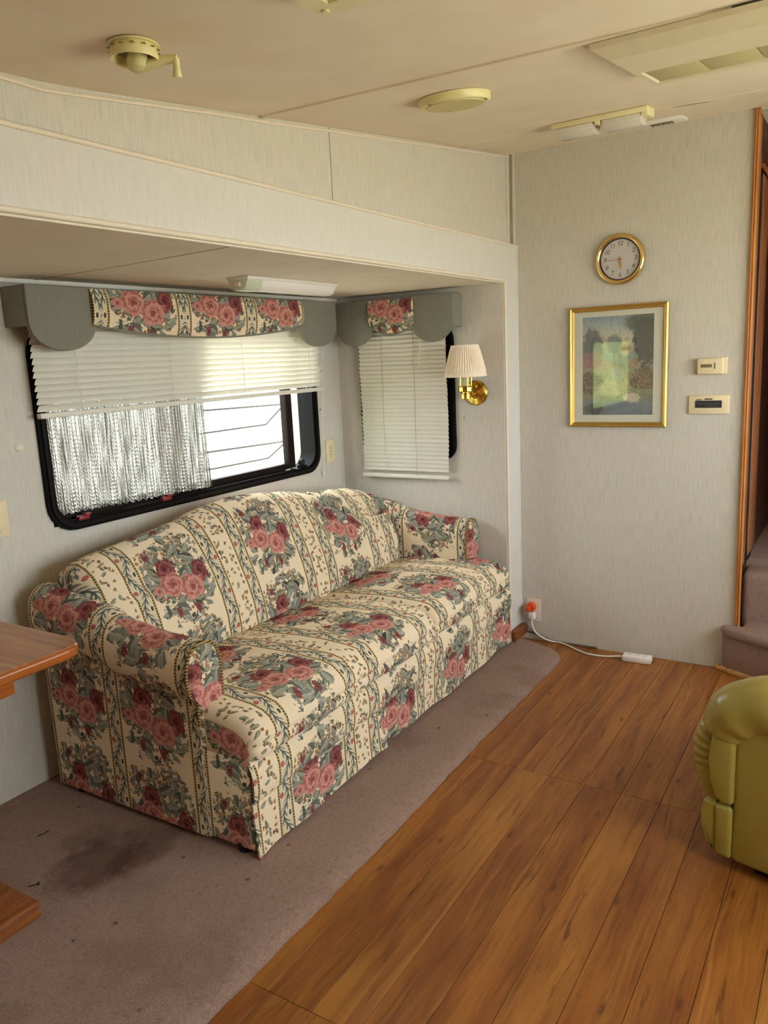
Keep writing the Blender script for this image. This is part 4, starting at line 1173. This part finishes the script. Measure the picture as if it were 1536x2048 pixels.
def mitre(a0, a1, b0, b1, w):
    return None
oy0, oy1, oz0, oz1 = FR; w = 0.022
for (p, q) in (((oy0, oz1), (oy1, oz1)), ((oy1, oz1), (oy1, oz0)), ((oy1, oz0), (oy0, oz0)), ((oy0, oz0), (oy0, oz1))):
    d = Vector((q[0]-p[0], q[1]-p[1])).normalized(); cyc = Vector(((oy0+oy1)/2, (oz0+oz1)/2))
    nrm = Vector((-d.y, d.x));
    if nrm.dot(cyc-Vector(p)) < 0: nrm = -nrm
    prof = [(0, 0.0), (0, 0.016), (0.25, 0.021), (0.5, 0.0175), (0.72, 0.019), (1.0, 0.010), (1.0, 0.0)]
    bm = bmesh.new(); A, B = [], []
    for f, dep in prof:
        a = Vector(p) + nrm*w*f + d*w*f; b = Vector(q) + nrm*w*f - d*w*f
        A.append(bm.verts.new((FW-dep, a.x, a.y))); B.append(bm.verts.new((FW-dep, b.x, b.y)))
    n = len(prof)
    for i in range(n): bm.faces.new((A[i], A[(i+1) % n], B[(i+1) % n], B[i]))
    bm.faces.new(A); bm.faces.new(B)
    from_bm('frame_rail', bm, M_GOLD, pf, 30)
py0, py1, pz0, pz1 = 0.815, 1.122, 1.106, 1.532
ring_prism('mat_board', [(oy0+.018, oz0+.018), (oy1-.018, oz0+.018), (oy1-.018, oz1-.018), (oy0+.018, oz1-.018)], [(py0, pz0), (py1, pz0), (py1, pz1), (py0, pz1)], 0, FW-0.0105, FW-0.0085, plain('cream_mat', (214, 212, 194), 0.8, var=0.02), pf)
im = box('print', (FW-0.0088, py0-0.004, pz0-0.004), (FW-0.0082, py1+0.004, pz1+0.004), print_mat(), pf)
project_uv(im, lambda p, n: ((py1-p.y)/(py1-py0), (p.z-pz0)/(pz1-pz0)))
box('glass', (FW-0.0125, oy0+.019, oz0+.019), (FW-0.0118, oy1-.019, oz1-.019), M_PICGLASS, pf)

th = thing('thermostat', (FW, 0.58, 1.27), 'small almond thermostat with slider slot near the oak door casing', 'thermostat')
box('base', (FW-0.012, 0.523, 1.270), (FW, 0.637, 1.338), M_ALMOND, th, 0.003)
cv = box('cover', (FW-0.028, 0.537, 1.273), (FW-0.010, 0.635, 1.336), M_ALMOND, th, 0.004)
box('dial_window', (FW-0.0295, 0.578, 1.300), (FW-0.027, 0.622, 1.313), plain('window_brown', (120, 104, 70), 0.4), cv, 0.001)
box('lever_slot', (FW-0.0295, 0.566, 1.293), (FW-0.027, 0.5685, 1.318), M_BLACK, cv)
mp = thing('monitor_panel', (FW, 0.588, 1.108), 'almond wall panel with dark display window under the thermostat', 'monitor panel')
box('plate', (FW-0.010, 0.510, 1.108), (FW, 0.668, 1.186), M_ALMOND, mp, 0.003)
ds = box('display', (FW-0.0125, 0.538, 1.134), (FW-0.009, 0.642, 1.164), plain('display_dark', (52, 50, 54), 0.3), mp, 0.001)
boxes('lamp_row', [((FW-0.0135, 0.548+0.0135*k, 1.150), (FW-0.012, 0.556+0.0135*k, 1.153)) for k in range(7)] + [((FW-0.0135, 0.552, 1.1405), (FW-0.012, 0.602, 1.1425))], plain('display_marks', (110, 108, 112), 0.4), ds)
boxes('button_slot', [((FW-0.0118, 0.575, 1.168), (FW-0.009, 0.605, 1.172)), ((FW-0.0118, 0.618, 1.166), (FW-0.009, 0.638, 1.169))], M_DARKGAP, mp)

outlet('wall_outlet', 0, FW, -1, 1.366, 0.152, plain('pink_ivory_plate', (226, 208, 194), 0.45), 'ivory wall outlet behind the orange plug by the post', None)
pg = thing('power_plug', (FW-0.03, 1.377, 0.16), 'round orange plug adapter on the outlet near the post', 'plug')
lathe('adapter', [(0.0005, 0), (0.021, 0.0), (0.023, 0.006), (0.023, 0.024), (0.019, 0.030), (0.0005, 0.031)], (FW-0.008, 1.372, 0.172), M_PLUG_ORANGE, pg, 0, 20, -1)
gp = box('plug_body', (FW-0.062, 1.365, 0.156), (FW-0.036, 1.388, 0.184), M_PLUG_ORANGE, pg, 0.007)
tube('cord', smooth_path([(FW-0.058, 1.378, 0.160), (FW-0.066, 1.382, 0.12), (FW-0.055, 1.378, 0.085), (FW-0.035, 1.362, 0.055), (FW-0.02, 1.335, 0.030), (FW-0.012, 1.30, 0.012), (FW-0.01, 1.24, 0.008), (FW-0.008, 1.15, 0.006), (FW-0.006, 1.05, 0.006)]), 0.0042, M_CORD_GREY, pg, 8)
bc = tag(tube('wall_cable', smooth_path([(FW-0.010, 1.435, 0.047), (FW-0.014, 1.40, 0.040), (FW-0.018, 1.36, 0.036), (FW-0.012, 1.29, 0.014)]), 0.005, plain('dark_grey_cable', (92, 86, 78), 0.5), None, 8), 'dark grey cable along the wall foot from behind the post', 'cable')
ec = thing('extension_cord', (3.44, 0.85, 0.0), 'white extension cord with outlet block lying on the laminate by the wall', 'extension cord')
box('plug', (FW-0.040, 1.352, 0.112), (FW-0.009, 1.382, 0.146), M_WHITE, ec, 0.006)
tube('cord', smooth_path([(FW-0.028, 1.366, 0.116), (FW-0.030, 1.365, 0.09), (FW-0.034, 1.355, 0.060), (FW-0.036, 1.335, 0.040), (FW-0.034, 1.31, 0.026), (FW-0.02, 1.275, 0.009), (FW-0.012, 1.24, 0.006), (FW-0.03, 1.19, 0.0055), (FW-0.075, 1.12, 0.0055), (FW-0.10, 1.06, 0.0055), (FW-0.095, 0.99, 0.0055), (FW-0.085, 0.93, 0.012), (FW-0.083, 0.905, 0.014)]), 0.0045, M_CORD_WHITE, ec, 8)
bl = box('outlet_block', (FW-0.108, 0.782, 0.0005), (FW-0.056, 0.908, 0.030), M_WHITE, ec, 0.006, rot=Matrix.Rotation(math.radians(4), 3, 'Z'))
boxes('sockets', [((FW-0.095, 0.80+0.035*k, 0.0295), (FW-0.070, 0.822+0.035*k, 0.0306)) for k in range(3)], plain('socket_grey', (222, 216, 208), 0.5), bl)

# ================================================================== CEILING FITTINGS
TILT = math.atan(0.12208)
def on_ceiling(o, x, y):
    """parts are designed hanging from z=0 plane at the root; place and tilt with the ceiling."""
    o.location = (x, y, zceil(x)); o.rotation_euler.y = -TILT if x > 1.105 else 0
def cthing(name, label, cat): return thing(name, (0, 0, 0), label, cat)
cr = cthing('antenna_crank', 'yellowed plastic ceiling crank with a folded winding handle', 'crank')
def arc_ring(r0, r1, z0, z1, a0, a1, n=28):
    bm = bmesh.new(); L = []
    for k in range(n+1):
        a = math.radians(a0+(a1-a0)*k/n); c, s = math.cos(a), math.sin(a)
        L.append([bm.verts.new((r*c, r*s, z)) for r, z in ((r1, z0), (r1, z1), (r0, z1), (r0, z0))])
    for A, B in zip(L, L[1:]):
        for i in range(4): bm.faces.new((A[i], A[(i+1) % 4], B[(i+1) % 4], B[i]))
    bm.faces.new(L[0]); bm.faces.new(L[-1]); return bm
lathe('mount_plate', [(0.0005, 0), (0.060, 0.0), (0.061, 0.005), (0.0005, 0.006)], (0, 0, 0), M_YELLOWED, cr, 2, 40, -1)
hs = lathe('housing', [(0.052, 0.004), (0.054, 0.006), (0.057, 0.030), (0.055, 0.034), (0.050, 0.032), (0.046, 0.012)], (0, 0, 0), M_YELLOWED, cr, 2, 44, -1, 40, False)
for k in range(11):
    a = math.radians(95 + k*26)
    lathe('scallop', [(0.0005, 0), (0.006, 0.0), (0.006, 0.0012), (0.0005, 0.0015)], (0.0565*math.cos(a), 0.0565*math.sin(a), -0.012), plain('scallop_dark', (150, 138, 84), 0.6) if k == 0 else bpy.data.materials['scallop_dark'], hs, 2, 10, -1)  # darker plastic discs around the housing
lathe('gear_face', [(0.0005, 0.010), (0.047, 0.010), (0.047, 0.013), (0.0005, 0.014)], (0, 0, 0), plain('gear_grey', (128, 122, 96), 0.5, var=0.3), cr, 2, 32, -1)
AD = Vector((0.50, -0.866, 0)).normalized()
lathe('hub', [(0.0005, 0.012), (0.022, 0.012), (0.027, 0.030), (0.025, 0.046), (0.015, 0.053), (0.0005, 0.055)], (0.014, 0.004, 0), M_YELLOWED, cr, 2, 28, -1)
p0 = Vector((0.014, 0.004, -0.041)); bm = bmesh.new()
tube_bm(bm, smooth_path([p0, p0+AD*0.02, p0+AD*0.045+Vector((0, 0, 0.006)), p0+AD*0.07+Vector((0, 0, 0.011)), p0+AD*0.094+Vector((0, 0, 0.012))], 4), [0.016]*3+[0.014]*3+[0.0125]*3+[0.011]*2+[0.010]*3+[0.0095]*3, 12)
ha = from_bm('handle', bm, M_YELLOWED, cr, 60)
kp = p0+AD*0.091
lathe('knob', [(0.0005, -0.006), (0.0085, -0.005), (0.0085, 0.006), (0.0075, 0.010), (0.011, 0.034), (0.0095, 0.037), (0.0005, 0.036)], kp+Vector((0, 0, 0.006)), M_YELLOWED, ha, 2, 18, -1)
on_ceiling(cr, 1.090, 1.172); cr.scale = (0.76, 0.76, 0.76)

sp = cthing('ceiling_speaker', 'round yellowed disc speaker cover on the ceiling', 'speaker')
lathe('body', [(0.0005, 0), (0.098, 0.0), (0.098, 0.014), (0.093, 0.020), (0.083, 0.020), (0.0005, 0.019)], (0, 0, 0), M_YELLOWED, sp, 2, 56, -1)
lathe('grille', [(0.0005, 0.018), (0.082, 0.018), (0.080, 0.0225), (0.0005, 0.0235)], (0, 0, 0), plain('grille_cream', (206, 192, 136), 0.6, var=0.12, scale=200), sp, 2, 56, -1)
for a in (0.6, 2.7, 4.8): lathe('screw', [(0.0005, 0.019), (0.004, 0.019), (0.004, 0.0215), (0.0005, 0.022)], (0.088*math.cos(a), 0.088*math.sin(a), 0), plain('screw_dark', (90, 80, 60), 0.4, 0.5) if a < 1 else bpy.data.materials['screw_dark'], sp, 2, 10, -1)
on_ceiling(sp, 2.105, 1.035)

dl = cthing('dome_light', 'twin ceiling light with two clear square lenses near the far wall', 'ceiling light')
box('base', (-0.055, -0.165, -0.018), (0.055, 0.165, 0.0), M_IVORY, dl, 0.004)
t_ = T('clear_ribbed_lens'); w_ = t_.n.new('ShaderNodeTexWave'); w_.inputs['Scale'].default_value = 120; t_.l.new(t_.coord(), w_.inputs['Vector']); t_.bump(w_.outputs['Fac'], 0.4, 0.002)
M_LENS = t_.set(C(238, 230, 218), 0.2, 0, 0.5, Transmission_Weight=0.15)
for s in (-1, 1):
    prism('lens', [(-0.05, -0.018), (0.05, -0.018), (0.040, -0.046), (0.026, -0.055), (-0.026, -0.055), (-0.040, -0.046)], 1, 0.082*s-0.068, 0.082*s+0.068, M_LENS, dl, 0.006)
box('centre_strap', (-0.05, -0.010, -0.030), (0.05, 0.010, -0.016), M_IVORY, dl, 0.003)
prism('end_cap', [(-0.055, 0.0), (0.055, 0.0), (0.048, -0.030), (-0.048, -0.030)], 1, -0.172, -0.150, M_IVORY, dl, 0.003)
on_ceiling(dl, 2.955, 0.885)

vt = cthing('ceiling_vent', 'small white ceiling vent with a grey louvred slot by the far wall', 'vent')
prism('frame', [(-0.062, 0.0), (0.062, 0.0), (0.050, -0.012), (-0.050, -0.012)], 1, -0.085, 0.085, M_WHITE, vt, 0.003)
box('slot', (-0.024, -0.042, -0.0135), (0.024, 0.042, -0.011), plain('slot_grey', (110, 98, 84), 0.6), vt)
for k in range(5): box('louvre', (-0.023, -0.038+0.018*k, -0.0165), (0.023, -0.034+0.018*k, -0.012), plain('louvre_grey', (150, 138, 120), 0.5) if k == 0 else bpy.data.materials['louvre_grey'], vt)
on_ceiling(vt, 3.345, 0.765)

ac = cthing('air_conditioner_panel', 'large cream air conditioner panel with recessed grilles on the ceiling', 'air conditioner')
M_AC = plain('ac_cream', (216, 204, 172), 0.5)
AX0, AX1, AY0, AY1 = -0.255, 0.255, -0.62, 0.0
bm = bmesh.new()
Lp = [[bm.verts.new(p) for p in ((AX0+i, AY0+i, z), (AX1-i, AY0+i, z), (AX1-i, AY1-i, z), (AX0+i, AY1-i, z))] for i, z in ((0.0, 0.0), (0.002, -0.012), (0.035, -0.036))]
for A, B in zip(Lp, Lp[1:]):
    for i in range(4): bm.faces.new((A[i], A[(i+1) % 4], B[(i+1) % 4], B[i]))
# bottom face with a recessed grille well
gx0, gx1, gy0, gy1 = 0.0, 0.185, -0.56, -0.05
inner = [bm.verts.new(p) for p in ((gx0, gy0, -0.036), (gx1, gy0, -0.036), (gx1, gy1, -0.036), (gx0, gy1, -0.036))]
deep = [bm.verts.new(p) for p in ((gx0+.004, gy0+.004, -0.030), (gx1-.004, gy0+.004, -0.030), (gx1-.004, gy1-.004, -0.030), (gx0+.004, gy1-.004, -0.030))]
for A, B in ((Lp[-1], inner), (inner, deep)):
    for i in range(4): bm.faces.new((A[i], A[(i+1) % 4], B[(i+1) % 4], B[i]))
bm.faces.new(deep)
from_bm('shroud', bm, M_AC, ac, 25)
M_AC2 = plain('ac_filter_olive', (186, 172, 126), 0.7, var=0.12, scale=120)
for k in range(4):
    y1 = gy1-0.006-k*0.126; box('filter', (gx0+0.006, y1-0.122, -0.033), (gx1-0.006, y1, -0.0302), M_AC2, ac, 0.002)
on_ceiling(ac, 2.135, 0.592); ac.location.z -= 0.004

rv = cthing('roof_vent_frame', 'cream corner of a roof vent frame at the top edge of the ceiling', 'vent')
ring_prism('frame', [(-0.19, -0.19), (0.19, -0.19), (0.19, 0.19), (-0.19, 0.19)], [(-0.155, -0.155), (0.155, -0.155), (0.155, 0.155), (-0.155, 0.155)], 2, -0.022, 0.0, M_IVORY, rv)
box('lid', (-0.157, -0.157, -0.008), (0.157, 0.157, -0.002), M_IVORY, rv)
for a, b in ((-1, -1), (1, -1), (1, 1), (-1, 1)): lathe('screw', [(0.0005, 0.02), (0.006, 0.02), (0.006, 0.025), (0.0005, 0.026)], (0.172*a, 0.172*b, 0), M_IVORY, rv, 2, 12, -1)
on_ceiling(rv, 0.972, 0.615)
for q in (rv,): q.location.z = 1.971
M_CRACK = plain('dark_crack', (60, 44, 30), 0.8)
bm = bmesh.new(); A = [bm.verts.new((x, y, zceil(x)-0.0045)) for x, y in ((3.035, 0.66), (3.055, 0.61), (3.075, 0.545), (3.062, 0.60))]; bm.faces.new(A)
bm.normal_update(); bmesh.ops.solidify(bm, geom=bm.faces[:], thickness=0.001)
from_bm('open_seam', bm, M_CRACK, ceiling)

# ================================================================== DINETTE TABLE
tb = thing('dinette_table', (0.75, 1.98, CF), 'oak dinette table with rounded corner at the left edge of the picture', 'table')
TZ = 0.735
prism('tabletop', rrect(0.20, 1.190, 1.662, 2.32, 0.055, 8), 2, TZ-0.004, TZ, M_OAK_X, tb)
prism('edge_band', rrect(0.196, 1.194, 1.658, 2.322, 0.059, 8), 2, TZ-0.034, TZ-0.0035, M_OAK_EDGE, tb, 0.010, seg=4)
box('apron', (0.30, 1.70, TZ-0.080), (1.012, 2.28, TZ-0.033), M_OAK_EDGE, tb, 0.004)
for lx in (0.44, 0.905):
    box('leg', (lx-0.02, 1.93, CF+0.04), (lx+0.02, 2.10, TZ-0.07), M_OAK, tb, 0.004)
    box('foot', (lx+0.037-0.04, 1.742, CF), (lx+0.115, 2.25, CF+0.045), M_OAK_EDGE if lx < 0.5 else M_BLOCK, tb, 0.006)

# ================================================================== RECLINER
rc = thing('recliner', (0, 0, 0), 'olive green leather recliner with padded rolled arm at the right edge', 'recliner')
def soft_box(name, lo, hi, r, parent=rc, bulge=0.0, seg=4):
    bm = bmesh.new(); bm_box(bm, lo, hi, r, seg)
    return from_bm(name, bm, M_LEATHER, parent, 50)
def rarm(x, s):
    """x outer face; s=+1: chair lies towards +x."""
    a, b = sorted((x+s*0.022, x+s*0.13)); soft_box('arm_panel', (a, -0.80, 0.03), (b, -0.088, 0.47), 0.018)
    path = smooth_path([(x+s*0.065, -0.84, 0.503), (x+s*0.065, -0.5, 0.502), (x+s*0.065, -0.28, 0.500), (x+s*0.065, -0.18, 0.490), (x+s*0.066, -0.110, 0.462), (x+s*0.068, -0.070, 0.424), (x+s*0.07, -0.055, 0.390)], 5)
    n = len(path); rad = [0.076 + 0.0015*math.sin(k*0.9) - 0.012*max(0, (k-n*0.75)/(n*0.25)) for k in range(n)]
    bm = bmesh.new(); tube_bm(bm, path, rad, 18); from_bm('arm_top', bm, M_LEATHER, rc, 60)
    # gathered front welt
    path = smooth_path([(x+s*0.075, -0.055, 0.425), (x+s*0.075, -0.022, 0.385), (x+s*0.075, -0.004, 0.33), (x+s*0.075, -0.004, 0.27), (x+s*0.075, -0.016, 0.22), (x+s*0.075, -0.042, 0.186)], 12)
    n = len(path); bm = bmesh.new(); tube_bm(bm, path, [0.040 + 0.0022*math.sin(k*1.35)*(1 if k < n*0.62 else 0.2) - 0.008*abs(k/n-0.4) for k in range(n)], 16); from_bm('gathered_welt', bm, M_LEATHER, rc, 60)
    a, b = sorted((x+s*0.012, x+s*0.13))
    prism('front_pad', [(-0.094, 0.194), (-0.060, 0.194), (-0.042, 0.212), (-0.030, 0.25), (-0.024, 0.30), (-0.026, 0.345), (-0.034, 0.385), (-0.050, 0.412), (-0.094, 0.415)], 0, a, b, M_LEATHER, rc, 0.014, seg=4)
    prism('front_lower', [(-0.092, 0.034), (-0.048, 0.040), (-0.044, 0.186), (-0.092, 0.188)], 0, a+0.004, b, M_LEATHER, rc, 0.012, seg=4)
    prism('front_edge', [(-0.050, 0.036), (-0.036, 0.040), (-0.016, 0.070), (-0.005, 0.11), (-0.004, 0.15), (-0.012, 0.186), (-0.050, 0.188)], 0, a+0.010, b, M_LEATHER, rc, 0.012, seg=4)
rarm(0.0, 1); rarm(0.80, -1)
soft_box('seat', (0.13, -0.72, 0.20), (0.67, -0.03, 0.45), 0.05)
soft_box('footrest', (0.135, -0.12, 0.05), (0.665, -0.005, 0.36), 0.03)
soft_box('backrest', (0.10, -0.98, 0.30), (0.70, -0.66, 1.02), 0.08)
box('base_frame', (0.06, -0.80, 0.0), (0.74, -0.14, 0.05), M_BLACK, rc, 0.005)
rc.location = (2.062, 0.350, 0.0); rc.rotation_euler.z = math.radians(-14)

# ================================================================== SMALL BITS ON THE CARPET
M_TWIG = plain('dark_twig', (34, 26, 20), 0.8)
def twig(pts, label):
    tag(tube('twig', [(x, y, CF+0.002) for x, y in pts], 0.0016, M_TWIG, None, 5), label, 'twig', 'dark twigs on the carpet')
twig([(1.235, 2.07), (1.25, 2.062), (1.268, 2.064)], 'thin dark twig on the carpet below the table corner')
twig([(1.075, 1.88), (1.088, 1.868), (1.10, 1.87), (1.092, 1.858)], 'crooked dark twig on the carpet near the table foot')

# ================================================================== OUTSIDE THE WINDOWS
M_PANEL = plain('white_siding', (250, 250, 248), 0.7, var=0.01)
fence = thing('white_fence', (3.0, 5.2, -0.9), 'white panel fence outside beyond the sofa window', 'fence')
for k in range(9): box('board', (-1.5+1.2*k, 5.2, -0.9), (-0.305+1.2*k, 5.23, 1.9), M_PANEL, fence)
rk = thing('metal_rack', (3.1, 2.62, 0.5), 'thin grey metal rack rails outside the sofa window pane', 'rack')
M_RAIL = plain('grey_rail', (30, 28, 26), 0.5)
for za, zb in ((1.198, 1.097), (1.005, 0.926)):
    tube('rail', [(2.60, 2.62, za+0.005), (3.26, 2.62, za-0.01)], 0.0055, M_RAIL, rk, 6)
    tube('rail', [(2.60, 2.62, zb+0.002), (3.07, 2.62, zb), (3.225, 2.62, za-0.012)], 0.005, M_RAIL, rk, 6)
tube('post', [(3.24, 2.63, -0.9), (3.24, 2.63, 1.6)], 0.006, M_RAIL, rk, 6)
tube('post', [(2.60, 2.63, -0.9), (2.60, 2.63, 1.6)], 0.006, M_RAIL, rk, 6)
tag(box('timber_post', (4.02, 3.2, -0.9), (4.09, 3.28, 2.2), plain('cedar', (214, 168, 136), 0.7), None, 0.005), 'reddish timber post outside at the right end of the sofa window', 'post')
tr = thing('tree_trunk', (3.81, 4.1, -0.9), 'dark brown tree trunk outside behind the foil screen', 'tree')
bm = bmesh.new(); tube_bm(bm, [(3.81+0.01*math.sin(k), 4.1, -0.9+0.45*k) for k in range(8)], [0.095-0.002*k for k in range(8)], 12); from_bm('trunk', bm, plain('bark', (70, 46, 26), 0.9, var=0.4), tr, 60)
def bush(cx, cy, rx, rz, label, seed):
    bm = bmesh.new(); bmesh.ops.create_icosphere(bm, subdivisions=4, radius=1.0)
    rnd = random.Random(seed)
    ph = [rnd.uniform(0, 6) for _ in range(6)]
    for v in bm.verts:
        p = v.co.copy(); k = 1 + 0.10*math.sin(p.x*9+ph[0])*math.sin(p.y*8+ph[1]) + 0.10*math.sin(p.z*11+ph[2]) + 0.07*rnd.uniform(-1, 1)
        v.co = Vector((cx + p.x*rx*k, cy + p.y*rx*0.7*k, -0.9 + (p.z*k+0.9)*rz))
    tag(from_bm('garden_bush', bm, M_BUSH, None, True), label, 'bush', 'bushes outside the dinette window')
t_ = T('bush_green'); n_ = t_.noise(t_.coord(), 14, 4, 0.7); t_.bump(n_, 0.8, 0.05)
M_BUSH = t_.set(t_.ramp(n_, [(0.3, C(70, 92, 40)), (0.5, C(140, 160, 84)), (0.7, C(200, 208, 140))]), 0.8)
bush(-5.2, 4.9, 1.9, 2.3, 'tall green garden bush outside the dinette window, nearer one', 1)
bush(-9.6, 5.4, 2.2, 2.5, 'tall green garden bush outside the dinette window, farther one', 2)
